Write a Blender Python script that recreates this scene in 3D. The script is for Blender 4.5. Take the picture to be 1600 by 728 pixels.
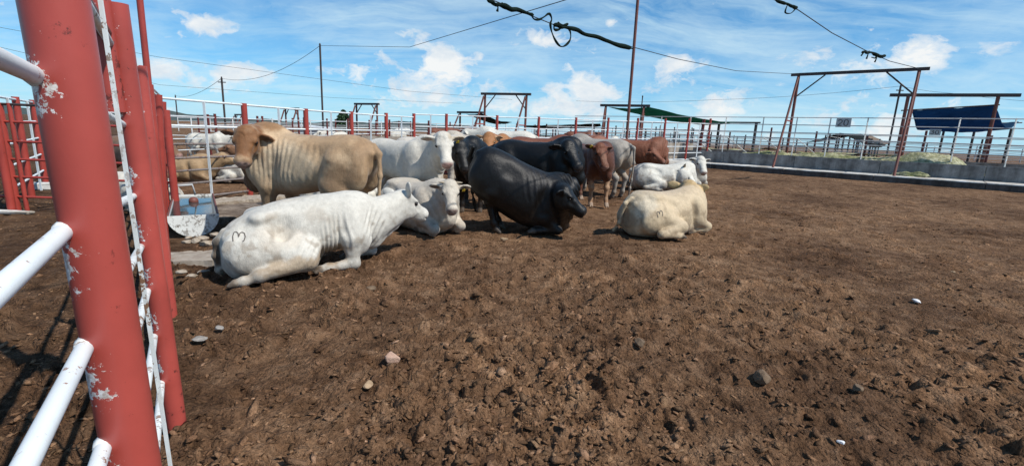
import bpy, bmesh, math, random
import numpy as np
from mathutils import Matrix, Vector
scene = bpy.context.scene
for o in list(bpy.data.objects): bpy.data.objects.remove(o)
COL = scene.collection
M = {}; SH = {}
rng = random.Random(7); nrg = np.random.default_rng(11)

# ---------------------------------------------------------------- camera (eye 1.55 m above the pen, wide phone lens)
FPX, EYE, HORY, TILT = 730., 1.55, 211., .043
roll = math.atan(TILT); pitch = math.atan((364 - HORY) * math.cos(roll) / FPX)
cf = np.array([0, math.cos(pitch), -math.sin(pitch)])
cr0 = np.array([1., 0, 0]); cu0 = np.cross(cr0, cf)
cr = cr0 * math.cos(roll) + cu0 * math.sin(roll); cu = -cr0 * math.sin(roll) + cu0 * math.cos(roll)
CE = np.array([0, 0, EYE])
cam = bpy.data.cameras.new('camera'); camo = bpy.data.objects.new('camera', cam); COL.objects.link(camo)
mw = Matrix.Identity(4)
for i in range(3):
    mw[i][0] = cr[i]; mw[i][1] = cu[i]; mw[i][2] = -cf[i]; mw[i][3] = CE[i]
camo.matrix_world = mw
cam.sensor_width = 36; cam.lens = 36 * FPX / 1600; cam.clip_start = .05; cam.clip_end = 12000
scene.camera = camo

# ---------------------------------------------------------------- sky, sun, exposure
SUN_AZ = (.88, -.47); SUN_EL = 51.
sdir = np.array([SUN_AZ[0], SUN_AZ[1], 0]); sdir /= np.linalg.norm(sdir)
sdir = sdir * math.cos(math.radians(SUN_EL)) + np.array([0, 0, math.sin(math.radians(SUN_EL))])
sl = bpy.data.lights.new('sun', 'SUN'); sl.energy = 5.0; sl.angle = math.radians(.5); sl.color = (1, .95, .87)
so = bpy.data.objects.new('sun', sl); COL.objects.link(so); so.location = (20, -10, 30)
so.rotation_euler = Vector(-sdir).to_track_quat('-Z', 'Y').to_euler()
scene.view_settings.view_transform = 'Standard'; scene.view_settings.look = 'None'
scene.view_settings.exposure = 0.; scene.view_settings.gamma = 1.
scene.cycles.max_bounces = 6; scene.cycles.diffuse_bounces = 3

# ---------------------------------------------------------------- places in the yard
def ray(px, py): return cf + cr * (px - 800) / FPX + cu * (364 - py) / FPX
def at(px, py, Y):
    d = ray(px, py); return CE + d * (Y / d[1])
def ground(x, y):
    """the yard is level near the eye and climbs towards the feed bunk"""
    s = .7 * np.asarray(x, float) + .716 * np.asarray(y, float)
    s = np.minimum(s, 40 + (s - 40) * .0)
    return .028 * np.logaddexp(0, (s - 6) / 1.5) * 1.5
def gp(px, py, z=0.):
    d = ray(px, py); lo, hi = .1, 300
    for _ in range(60):
        m = (lo + hi) / 2; q = CE + d * m
        if q[2] - float(ground(q[0], q[1])) - z > 0: lo = m
        else: hi = m
    return CE + d * lo
def on_line(px, py, P0, dv):
    """where the sight line meets the upright plane through P0 along dv"""
    d = ray(px, py); n = np.array([-dv[1], dv[0], 0.])
    t = ((np.array([P0[0], P0[1], 0]) - CE) @ n) / (d @ n)
    return CE + d * t
# ---------------------------------------------------------------- materials
def mat(name, col=(.5, .5, .5), rough=.7, metal=0., spec=.5):
    m = bpy.data.materials.new(name); m.use_nodes = True
    nt = m.node_tree; b = nt.nodes['Principled BSDF']
    b.inputs['Base Color'].default_value = (*col, 1); b.inputs['Roughness'].default_value = rough
    b.inputs['Metallic'].default_value = metal; b.inputs['Specular IOR Level'].default_value = spec
    M[name] = m
    return m, nt, b

def nd(nt, t, ins=None, **kw):
    n = nt.nodes.new(t)
    for k, v in kw.items(): setattr(n, k, v)
    for k, v in (ins or {}).items():
        if isinstance(v, bpy.types.NodeSocket): nt.links.new(v, n.inputs[k])
        else: n.inputs[k].default_value = v
    return n

def noise(nt, scale, vec=None, detail=4, rough=.6):
    n = nd(nt, 'ShaderNodeTexNoise', {'Scale': scale, 'Detail': detail, 'Roughness': rough})
    if vec is not None: nt.links.new(vec, n.inputs['Vector'])
    return n.outputs['Fac']

def ramp(nt, fac, stops):
    n = nd(nt, 'ShaderNodeValToRGB', {'Fac': fac}); e = n.color_ramp.elements
    while len(e) < len(stops): e.new(.5)
    for i, (p, c) in enumerate(stops):
        e[i].position = p; e[i].color = (*c, 1) if len(c) == 3 else c
    return n.outputs['Color']

def mix(nt, fac, a, b, mode='MIX'):
    n = nd(nt, 'ShaderNodeMix', data_type='RGBA', blend_type=mode)
    for k, v in ((0, fac), (6, a), (7, b)):
        if isinstance(v, bpy.types.NodeSocket): nt.links.new(v, n.inputs[k])
        else: n.inputs[k].default_value = v if k == 0 or len(v) == 4 else (*v, 1)
    return n.outputs[2]

def math_(nt, op, a, b=0., c=0., clamp=False):
    n = nd(nt, 'ShaderNodeMath', operation=op, use_clamp=clamp)
    for i, v in enumerate((a, b, c)):
        if isinstance(v, bpy.types.NodeSocket): nt.links.new(v, n.inputs[i])
        else: n.inputs[i].default_value = v
    return n.outputs[0]

def bump(nt, b, h, strength=.3, dist=.01):
    n = nd(nt, 'ShaderNodeBump', {'Height': h, 'Strength': strength, 'Distance': dist})
    nt.links.new(n.outputs['Normal'], b.inputs['Normal'])

def objco(nt):
    return nd(nt, 'ShaderNodeTexCoord').outputs['Object']

for nm, rg, sp in (('hide', .58, .32), ('hide_dark', .47, .34)):
    m, nt, b = mat(nm, rough=rg, spec=sp)
    coat = nd(nt, 'ShaderNodeAttribute', attribute_name='coat').outputs['Color']
    co = objco(nt)
    mp = nd(nt, 'ShaderNodeMapping', {'Vector': co, 'Scale': (60, 60, 22)}).outputs[0]
    hair = noise(nt, 4.0, mp, 3, .7)
    big = noise(nt, 16, co, 4, .6)
    v = ramp(nt, hair, [(.25, (.80,) * 3), (.75, (1.12,) * 3)])
    v2 = ramp(nt, big, [(.3, (.86,) * 3), (.7, (1.08,) * 3)])
    cc = mix(nt, 1., mix(nt, 1., coat, v, 'MULTIPLY'), v2, 'MULTIPLY')
    nt.links.new(cc, b.inputs['Base Color'])
    hh = math_(nt, 'ADD', hair, math_(nt, 'MULTIPLY', big, 1.5))
    lock = noise(nt, 1., nd(nt, 'ShaderNodeMapping', {'Vector': co, 'Scale': (34, 34, 12)}).outputs[0], 5, .7)
    hh = math_(nt, 'ADD', hh, math_(nt, 'MULTIPLY', lock, 2.2))
    bump(nt, b, hh, .42 if nm == 'hide' else .28, .010)
    b.inputs['Sheen Weight'].default_value = .12 if nm == 'hide' else .0
    b.inputs['Sheen Roughness'].default_value = .4
mat('eye', (.012, .008, .006), .12)
mat('tag_yellow', (.75, .55, .05), .45)
mat('horn', (.34, .28, .20), .45)
mat('brand', (.11, .095, .085), .9)
# ---------------------------------------------------------------- sky with clouds
w = bpy.data.worlds.new('World'); scene.world = w; w.use_nodes = True
nt = w.node_tree; bg = nt.nodes['Background']
sky = nd(nt, 'ShaderNodeTexSky', sky_type='NISHITA', sun_disc=False, sun_elevation=math.radians(SUN_EL),
         sun_rotation=math.atan2(sdir[0], sdir[1]), altitude=1500, air_density=1., dust_density=.6, ozone_density=2.)
base = nd(nt, 'ShaderNodeHueSaturation', {'Hue': .487, 'Saturation': 1.30, 'Value': 1.0, 'Color': sky.outputs[0]}).outputs[0]
base = mix(nt, 1., base, (.56, 1.05, 1.36), 'MULTIPLY')
dirv = nd(nt, 'ShaderNodeTexCoord').outputs['Generated']
sep = nd(nt, 'ShaderNodeSeparateXYZ', {0: dirv})
el = math_(nt, 'MAXIMUM', sep.outputs[2], 0.)
inv = math_(nt, 'DIVIDE', 1., math_(nt, 'ADD', el, .16))
plane = nd(nt, 'ShaderNodeVectorMath', {0: dirv, 3: inv}, operation='SCALE').outputs[0]
def warp(vec, sc, amt):
    n = nd(nt, 'ShaderNodeTexNoise', {'Vector': vec, 'Scale': sc, 'Detail': 3})
    c = nd(nt, 'ShaderNodeVectorMath', {0: n.outputs['Color'], 1: (.5, .5, .5)}, operation='SUBTRACT').outputs[0]
    s_ = nd(nt, 'ShaderNodeVectorMath', {0: c, 3: amt}, operation='SCALE').outputs[0]
    return nd(nt, 'ShaderNodeVectorMath', {0: vec, 1: s_}, operation='ADD').outputs[0]
# high streaks
mp = nd(nt, 'ShaderNodeMapping', {'Vector': warp(warp(plane, .9, .8), 3.5, .16), 'Rotation': (0, 0, math.radians(-20)), 'Scale': (.55, 1.9, .001)}).outputs[0]
ci = noise(nt, 1.7, mp, 11, .66)
ci2 = noise(nt, .55, plane, 3, .5)
cirrus = math_(nt, 'MULTIPLY', ramp(nt, ci, [(.42, (0,) * 3), (.68, (1,) * 3)]), ramp(nt, ci2, [(.34, (.30,) * 3), (.58, (1,) * 3)]))
# heaped clouds low over the horizon
v3 = nd(nt, 'ShaderNodeMapping', {'Vector': dirv, 'Scale': (1, 1, 1.7)}).outputs[0]
cu1 = noise(nt, 8.5, warp(v3, 14., .07), 12, .63)
low = math_(nt, 'MULTIPLY', ramp(nt, el, [(0., (.55,) * 3), (.06, (1,) * 3), (.13, (.5,) * 3), (.24, (0,) * 3)]), .070)
acc = math_(nt, 'ADD', cu1, low)
for px, py, r, a in ((1425, 72, .040, .26), (1478, 88, .040, .17), (1310, 95, .05, .10), (1065, 108, .04, .22), (925, 135, .035, .27), (835, 60, .045, .22),
                     (330, 40, .028, .24), (365, 105, .03, .22), (425, 118, .03, .2), (953, 37, .013, .26), (610, 105, .09, .10), (700, 85, .09, .12), (1170, 140, .05, .18),
                     (790, 165, .06, .15), (880, 165, .06, .15), (240, 108, .035, .2), (1330, 170, .06, .16), (1110, 165, .05, .16)):
    d = ray(px, py); d = d / np.linalg.norm(d)
    df = nd(nt, 'ShaderNodeVectorMath', {0: dirv, 1: tuple(d)}, operation='SUBTRACT').outputs[0]
    df = nd(nt, 'ShaderNodeVectorMath', {0: df, 1: (1, 1, 1.7)}, operation='MULTIPLY').outputs[0]
    ln = nd(nt, 'ShaderNodeVectorMath', {0: df}, operation='LENGTH').outputs['Value']
    g = math_(nt, 'SUBTRACT', 1., math_(nt, 'DIVIDE', ln, r * 1.6), clamp=True)
    acc = math_(nt, 'ADD', acc, math_(nt, 'MULTIPLY', g, a * .92))
cumask = ramp(nt, acc, [(.62, (0,) * 3), (.67, (.55,) * 3), (.75, (1,) * 3)])
shade = ramp(nt, noise(nt, 12., v3, 6, .6), [(.35, (6.6, 7.6, 8.6)), (.6, (9.6, 9.7, 9.6))])
haze = ramp(nt, el, [(0., (.80,) * 3), (.08, (.38,) * 3), (.30, (0.10,) * 3), (.6, (0,) * 3)])
c0 = mix(nt, haze, base, (4.4, 7.4, 9.6))
c1 = mix(nt, math_(nt, 'MULTIPLY', cirrus, .64), c0, (6.4, 8.6, 9.6))
band = ramp(nt, el, [(0., (.5,) * 3), (.07, (1,) * 3), (.18, (.75,) * 3), (.34, (0,) * 3)])
v4 = nd(nt, 'ShaderNodeMapping', {'Vector': warp(dirv, 5., .12), 'Scale': (1, 1, 3.2)}).outputs[0]
soft = math_(nt, 'MULTIPLY', math_(nt, 'MULTIPLY', ramp(nt, noise(nt, 3.4, v4, 9, .62), [(.44, (0,) * 3), (.66, (1,) * 3)]), band), .50)
c1 = mix(nt, soft, c1, (7.2, 9.0, 9.8))
c2 = mix(nt, math_(nt, 'MULTIPLY', cumask, .95), c1, shade)
nt.links.new(c2, bg.inputs['Color']); bg.inputs['Strength'].default_value = .098
# dirt of the pen
m, nt, b = mat('dirt', rough=.95, spec=.08)
co = nd(nt, 'ShaderNodeNewGeometry').outputs['Position']
n1 = noise(nt, .55, co, 5, .6); n2 = noise(nt, 5.5, co, 6, .65); n3 = noise(nt, 38, co, 4, .7); n4 = noise(nt, 160, co, 2, .7)
c1 = ramp(nt, n2, [(.28, (.100, .057, .032)), (.50, (.222, .134, .078)), (.74, (.36, .238, .150))])
c2 = ramp(nt, n1, [(.34, (.50, .45, .43)), (.50, (.85, .80, .77)), (.66, (1.10, 1.05, 1.0))])
c3 = ramp(nt, n3, [(.30, (.55, .55, .55)), (.62, (1.15, 1.15, 1.15)), (.80, (1.5, 1.5, 1.5))])
cc = mix(nt, 1., mix(nt, 1., c1, c2, 'MULTIPLY'), c3, 'MULTIPLY')
wet = nd(nt, 'ShaderNodeAttribute', attribute_name='wet').outputs['Fac']
cc = mix(nt, wet, cc, mix(nt, 1., cc, (.50, .49, .50), 'MULTIPLY'))
cl = nd(nt, 'ShaderNodeAttribute', attribute_name='clod').outputs['Fac']
cc = mix(nt, math_(nt, 'MULTIPLY', cl, .8, clamp=True), cc, mix(nt, 1., cc, (1.35, 1.3, 1.25), 'MULTIPLY'))
nt.links.new(cc, b.inputs['Base Color'])
vo = nd(nt, 'ShaderNodeTexVoronoi', {'Scale': 26., 'Randomness': 1.}); nt.links.new(nd(nt, 'ShaderNodeVectorMath', {0: co, 1: (.03, .03, 0)}, operation='ADD').outputs[0], vo.inputs['Vector'])
vo2 = nd(nt, 'ShaderNodeTexVoronoi', {'Scale': 62., 'Vector': co})
h = math_(nt, 'ADD', math_(nt, 'MULTIPLY', n3, .9), math_(nt, 'MULTIPLY', n4, .45))
h = math_(nt, 'SUBTRACT', h, math_(nt, 'ADD', math_(nt, 'MULTIPLY', vo.outputs['Distance'], .75), math_(nt, 'MULTIPLY', vo2.outputs['Distance'], .45)))
bump(nt, b, h, 1., .030)
m, nt, b = mat('clod', rough=.95, spec=.08)
at_ = nd(nt, 'ShaderNodeAttribute', attribute_name='tone').outputs['Color']
co = nd(nt, 'ShaderNodeNewGeometry').outputs['Position']
n3 = noise(nt, 60, co, 4, .7)
n1 = noise(nt, .55, co, 5, .6); n2 = noise(nt, 5.5, co, 6, .65)
cc = mix(nt, 1., ramp(nt, n2, [(.28, (.125, .071, .040)), (.50, (.235, .142, .083)), (.74, (.33, .218, .138))]), ramp(nt, n1, [(.34, (.50, .45, .43)), (.50, (.85, .80, .77)), (.66, (1.10, 1.05, 1.0))]), 'MULTIPLY')
nt.links.new(mix(nt, 1., mix(nt, 1., cc, at_, 'MULTIPLY'), ramp(nt, n3, [(.3, (.6,) * 3), (.7, (1.25,) * 3)]), 'MULTIPLY'), b.inputs['Base Color'])
bump(nt, b, n3, 1., .022)
def stone(name, a, c, sc=14):
    m, nt, b = mat(name, rough=.85, spec=.25)
    co = objco(nt); n = noise(nt, sc, co, 5, .65)
    nt.links.new(ramp(nt, n, [(.3, a), (.7, c)]), b.inputs['Base Color']); bump(nt, b, noise(nt, sc * 4, co, 4, .7), .6, .012)
stone('stone_brown', (.10, .065, .04), (.20, .14, .09)); stone('stone_pink', (.36, .22, .16), (.52, .36, .27)); stone('stone_grey', (.20, .18, .16), (.36, .33, .30))
stone('stone_tan', (.28, .19, .11), (.42, .30, .19)); stone('litter_white', (.62, .62, .62), (.82, .82, .82)); stone('rubble', (.20, .15, .10), (.46, .40, .33))
# concrete, paint, metal
def grimy(name, a, c, dirtc, amt, sc=3., rough=.85, streak=True):
    m, nt, b = mat(name, rough=rough, spec=.25)
    co = nd(nt, 'ShaderNodeNewGeometry').outputs['Position']
    n = noise(nt, sc, co, 6, .65); n_ = noise(nt, sc * 9, co, 4, .7)
    k = ramp(nt, n_, [(.3, a), (.7, c)])
    if streak:
        mp = nd(nt, 'ShaderNodeMapping', {'Vector': co, 'Scale': (sc * 1.2, sc * 1.2, sc * .12)}).outputs[0]
        n = math_(nt, 'ADD', math_(nt, 'MULTIPLY', n, .5), math_(nt, 'MULTIPLY', noise(nt, 1., mp, 4, .6), .5))
    f = ramp(nt, n, [(.5 - amt * .25, (1,) * 3), (.62, (0,) * 3)])
    nt.links.new(mix(nt, f, k, dirtc), b.inputs['Base Color'])
    bump(nt, b, n_, .35, .01)
grimy('concrete', (.24, .235, .225), (.34, .335, .325), (.11, .105, .10), .45)
grimy('concrete_shaded', (.085, .075, .068), (.16, .15, .14), (.05, .038, .03), .6)
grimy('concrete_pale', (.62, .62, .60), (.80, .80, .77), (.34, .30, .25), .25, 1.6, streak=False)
grimy('concrete_tan', (.34, .30, .25), (.48, .43, .37), (.16, .12, .09), .5)
grimy('concrete_wet', (.12, .085, .06), (.34, .28, .22), (.07, .045, .03), .8, 4., streak=False)
def paint(name, col, chip, amt, rough=.42, sc=22, spec=.45):
    m, nt, b = mat(name, rough=rough, spec=spec)
    co = nd(nt, 'ShaderNodeNewGeometry').outputs['Position']
    big = noise(nt, 3.2, co, 5, .6); fine = noise(nt, sc, co, 6, .72)
    v = ramp(nt, big, [(.3, (.80,) * 3), (.7, (1.1,) * 3)])
    base = mix(nt, 1., col, v, 'MULTIPLY')
    f = math_(nt, 'MULTIPLY', ramp(nt, fine, [(.70 - amt * .15, (0,) * 3), (.72 - amt * .15, (1,) * 3)]), ramp(nt, noise(nt, 2.3, co, 2), [(.38, (.0,) * 3), (.6, (1,) * 3)]))
    base = mix(nt, f, base, chip)
    nt.links.new(base, b.inputs['Base Color'])
    bump(nt, b, math_(nt, 'ADD', fine, math_(nt, 'MULTIPLY', f, -.6)), .12, .004)
    return m, nt, b, base
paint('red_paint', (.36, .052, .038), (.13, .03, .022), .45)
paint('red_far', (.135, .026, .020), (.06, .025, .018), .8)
paint('white_pipe', (.72, .76, .77), (.30, .17, .12), .55, .5)
paint('white_bar', (.74, .76, .74), (.22, .12, .07), 1.0, .55)
paint('grey_pipe', (.46, .47, .47), (.2, .12, .08), .7, .5)
paint('shaded_pipe', (.20, .17, .155), (.12, .05, .03), 1.2, .6)
paint('dark_steel', (.055, .040, .036), (.10, .04, .03), .7, .55)
paint('weathered_steel', (.175, .058, .042), (.10, .05, .04), .8, .6)
# red post paint near the eye: bare white flecks burnt round the welds
m, nt, b, base = paint('red_post', (.42, .072, .056), (.12, .025, .02), .25, .40, 30)
co = nd(nt, 'ShaderNodeNewGeometry').outputs['Position']
wl = nd(nt, 'ShaderNodeAttribute', attribute_name='weld').outputs['Fac']
sc_ = nd(nt, 'ShaderNodeAttribute', attribute_name='scuff').outputs['Fac']
nz = noise(nt, 44, co, 7, .72)
f = ramp(nt, math_(nt, 'ADD', nz, math_(nt, 'MULTIPLY', wl, .265)), [(.735, (0,) * 3), (.75, (1,) * 3)])
base2 = mix(nt, f, base, ramp(nt, noise(nt, 90, co, 3), [(.35, (.45, .38, .34)), (.6, (.82, .80, .78))]))
f2 = ramp(nt, math_(nt, 'ADD', noise(nt, 20, co, 6, .75), math_(nt, 'MULTIPLY', sc_, .22)), [(.70, (0,) * 3), (.74, (1,) * 3)])
base2 = mix(nt, math_(nt, 'MULTIPLY', f2, .85), base2, (.07, .022, .018))
nt.links.new(base2, b.inputs['Base Color'])
# cloth, wire, feed, water, foliage
def cloth(name, a, c):
    m, nt, b = mat(name, rough=.8, spec=.15)
    co = objco(nt); n = noise(nt, 2., co, 5, .6)
    k = ramp(nt, n, [(.3, a), (.7, c)]); nt.links.new(k, b.inputs['Base Color']); bump(nt, b, noise(nt, 40, co, 3), .3, .01)
    tr = nd(nt, 'ShaderNodeBsdfTranslucent', {'Color': mix(nt, 1., k, (2.2, 2.2, 2.2), 'MULTIPLY')}); ms = nd(nt, 'ShaderNodeMixShader', {0: .5, 1: b.outputs[0], 2: tr.outputs[0]})
    nt.links.new(ms.outputs[0], nt.nodes['Material Output'].inputs['Surface'])
cloth('cloth_green', (.012, .085, .062), (.024, .13, .095)); cloth('cloth_navy', (.012, .055, .120), (.022, .085, .17)); cloth('cloth_black', (.010, .014, .013), (.025, .032, .028))
cloth('cloth_tan', (.22, .17, .13), (.34, .28, .22)); cloth('rolled_net', (.006, .012, .010), (.020, .045, .035))
mat('wire', (.02, .02, .022), .6)
m, nt, b = mat('feed', rough=.95, spec=.05)
co = nd(nt, 'ShaderNodeNewGeometry').outputs['Position']
nt.links.new(mix(nt, ramp(nt, noise(nt, 1.3, co, 3), [(.4, (0,) * 3), (.65, (1,) * 3)]), ramp(nt, noise(nt, 11, co, 5, .7), [(.3, (.17, .165, .085)), (.5, (.36, .35, .22)), (.72, (.60, .58, .44))]), (.16, .17, .075)), b.inputs['Base Color'])
bump(nt, b, noise(nt, 30, co, 4), .8, .03)
m, nt, b = mat('water', (.03, .045, .045), .03); b.inputs['Specular IOR Level'].default_value = .35
co = objco(nt); bump(nt, b, noise(nt, 9, co, 3), .06, .02)
paint('trough_white', (.74, .75, .72), (.12, .09, .065), 1.15, .6, 20)
m, nt, b = mat('leaves', rough=.8, spec=.2); nt.links.new(ramp(nt, noise(nt, 3, objco(nt), 3), [(.3, (.018, .045, .022)), (.7, (.05, .095, .045))]), b.inputs['Base Color'])
mat('bark', (.08, .055, .035), .9)
m, nt, b = mat('hill', rough=1., spec=0.); nt.links.new(ramp(nt, noise(nt, .006, nd(nt, 'ShaderNodeNewGeometry').outputs['Position'], 6), [(.35, (.055, .080, .085)), (.7, (.10, .115, .105))]), b.inputs['Base Color'])
mat('sign_board', (.42, .45, .45), .6); mat('sign_ink', (.03, .03, .035), .7); mat('mark_ink', (.34, .10, .12), .7)
mat('roof_pale', (.62, .63, .64), .5); mat('wall_pale', (.55, .52, .47), .8)
# ---------------------------------------------------------------- small shared shapes
def bm_mesh(name, bm, m, smooth=False):
    me = bpy.data.meshes.new(name); bm.normal_update(); bm.to_mesh(me); bm.free()
    if m: me.materials.append(m)
    if smooth: me.polygons.foreach_set('use_smooth', [True] * len(me.polygons))
    return me

def prim_tube(bm, pts, rs, n=8, cap=True):
    """a tube through points with a radius at each"""
    pts = [Vector(p) for p in pts]
    if not hasattr(rs, '__len__'): rs = [rs] * len(pts)
    rings = []; ref = None
    for i, p in enumerate(pts):
        d = (pts[min(i + 1, len(pts) - 1)] - pts[max(i - 1, 0)]).normalized()
        if ref is None:
            ref = Vector((0, 0, 1)) if abs(d.z) < .9 else Vector((1, 0, 0))
        x = d.cross(ref).normalized(); y = x.cross(d).normalized(); ref = y
        rings.append([bm.verts.new(p + (x * math.cos(a) + y * math.sin(a)) * rs[i]) for a in [2 * math.pi * k / n for k in range(n)]])
    for a, b in zip(rings, rings[1:]):
        for k in range(n): bm.faces.new((a[k], a[(k + 1) % n], b[(k + 1) % n], b[k]))
    if cap:
        bm.faces.new(rings[0][::-1]); bm.faces.new(rings[-1])

def prim_box(bm, c, s, R=None, bev=0.):
    r = bmesh.ops.create_cube(bm, size=1)
    mt = Matrix.Translation(c) @ (R.to_4x4() if R is not None else Matrix.Identity(4)) @ Matrix.Diagonal((*s, 1))
    bmesh.ops.transform(bm, matrix=mt, verts=r['verts'])
    if bev:
        es = list({e for v in r['verts'] for e in v.link_edges})
        bmesh.ops.bevel(bm, geom=es, offset=bev, segments=2, affect='EDGES', profile=.5)

b_ = bmesh.new(); bmesh.ops.create_uvsphere(b_, u_segments=14, v_segments=10, radius=.0235); SH['eye'] = bm_mesh('eye', b_, M['eye'], True)
b_ = bmesh.new(); prim_box(b_, (0, 0, -.02), (.052, .006, .066), None, .002); prim_tube(b_, [(0, -.004, .018), (0, .010, .018)], .011, 8)
SH['ear_tag'] = bm_mesh('ear_tag', b_, M['tag_yellow'])
b_ = bmesh.new(); prim_tube(b_, [(-.2, 0, 0), (.3, 0, .02), (.65, 0, .10), (1, 0, .24)], [.20, .19, .13, .03], 12); SH['horn'] = bm_mesh('horn', b_, M['horn'], True)
# ---------------------------------------------------------------- object helpers
def link(name, me, parent=None, W=None):
    o = bpy.data.objects.new(name, me); COL.objects.link(o)
    if parent is not None: o.parent = parent
    if W is not None:
        o.matrix_local = (Matrix.Translation(-parent.location) @ W) if parent is not None else W
    return o
def tag(o, label, cat, group=None):
    o['label'] = label; o['category'] = cat
    if group: o['group'] = group
    return o
def thing(name, label, cat, loc, group=None):
    o = bpy.data.objects.new(name, None); COL.objects.link(o); o.location = Vector(loc); o.empty_display_size = .1
    return tag(o, label, cat, group)
def structure(name, me, kind='structure'):
    o = link(name, me); o['kind'] = kind; return o
def unit_pipe(m, n):
    key = ('pipe', m, n)
    if key not in SH:
        bm = bmesh.new(); A = [2 * math.pi * k / n for k in range(n)]
        lo = [bm.verts.new((math.cos(a), math.sin(a), 0)) for a in A]; hi = [bm.verts.new((math.cos(a), math.sin(a), 1)) for a in A]
        for k in range(n): bm.faces.new((lo[k], lo[(k + 1) % n], hi[(k + 1) % n], hi[k])).smooth = True
        for z in (0, 1):
            r = [bm.verts.new((math.cos(a), math.sin(a), z)) for a in A]; bm.faces.new(r if z else r[::-1])
        SH[key] = bm_mesh('pipe', bm, M[m])
    return SH[key]
def axis_matrix(p0, p1, rx, ry=None, L=None):
    p0, p1 = Vector(p0), Vector(p1); d = p1 - p0
    q = d.to_track_quat('Z', 'Y')
    return Matrix.Translation(p0) @ q.to_matrix().to_4x4() @ Matrix.Diagonal((rx, ry or rx, L or d.length, 1))
def pipe(name, p0, p1, r, m, parent=None, n=10):
    return link(name, unit_pipe(m, n), parent, axis_matrix(p0, p1, r))
def unit_box(m):
    key = ('box', m)
    if key not in SH:
        bm = bmesh.new(); prim_box(bm, (0, 0, .5), (2, 2, 1)); SH[key] = bm_mesh('bar', bm, M[m])
    return SH[key]
def bar(name, p0, p1, rx, ry, m, parent=None):
    return link(name, unit_box(m), parent, axis_matrix(p0, p1, rx, ry))
def solid(name, bm, m, parent=None, smooth=False):
    """mesh given in world coordinates"""
    me = bm_mesh(name, bm, M[m] if isinstance(m, str) else m, smooth)
    if parent is not None:
        me.transform(Matrix.Translation(-parent.location)); return link(name, me, parent)
    c = sum((v.co for v in me.vertices), Vector()) / max(1, len(me.vertices)); c.z = min(v.co.z for v in me.vertices)
    me.transform(Matrix.Translation(-c)); o = link(name, me); o.location = c; return o
def G3(x, y, z=0.): return np.array([x, y, float(ground(x, y)) + z])
V3 = lambda p: np.asarray(p, float)

def fence(name, label, pts, tops, rails, pm, rm, pr=.055, rr=.022, stays=True, group=None, cat='fence', pn=10, foot=.0, sm=None, rail_n=8, low=None):
    """pts: post places (x, y); tops: post heights; rails: heights of the rails above the ground"""
    t = thing(name, label, cat, G3(*pts[0]), group)
    P = [G3(*p) for p in pts]; up = np.array([0, 0, 1.])
    for p, h in zip(P, tops): pipe('post', p - up * (.1 + foot), p + up * h, pr, pm, t, pn)
    for a, b in zip(P, P[1:]):
        d = (b - a) / np.linalg.norm(b - a)
        for h in rails: pipe('rail', a + up * h + d * pr * .6, b + up * h - d * pr * .6, rr, low if (low and h < 1.3) else rm, t, rail_n)
        if stays:
            c = (a + b) / 2; n = np.cross(d, up); bar('stay', c - up * .05 + n * (rr + .008), c + up * max(rails) + n * (rr + .008), .022, .006, sm or rm, t)
    return t
def line_pts(a, b, n):
    a, b = np.array(a, float), np.array(b, float); return [tuple(a + (b - a) * i / n) for i in range(n + 1)]
# ---------------------------------------------------------------- cattle
def smin(a, b, k):
    h = np.maximum(k - np.abs(a - b), 0) / k
    return np.minimum(a, b) - h * h * k * .25

def frame_xz(o, fx, up=(0, 0, 1)):
    """columns: forward, left, up"""
    x = np.array(fx, float); x /= np.linalg.norm(x)
    y = np.cross(np.array(up, float), x); y /= np.linalg.norm(y)
    z = np.cross(x, y)
    return np.stack([x, y, z], 1), np.array(o, float)

def rot(ax, deg):
    a = math.radians(deg); c, s = math.cos(a), math.sin(a)
    return np.array({'x': [[1, 0, 0], [0, c, -s], [0, s, c]], 'y': [[c, 0, s], [0, 1, 0], [-s, 0, c]],
                     'z': [[c, -s, 0], [s, c, 0], [0, 0, 1]]}[ax])

IDF = (np.eye(3), np.zeros(3))

def fpt(F, p):
    return F[0] @ np.asarray(p, float) + F[1]

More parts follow.
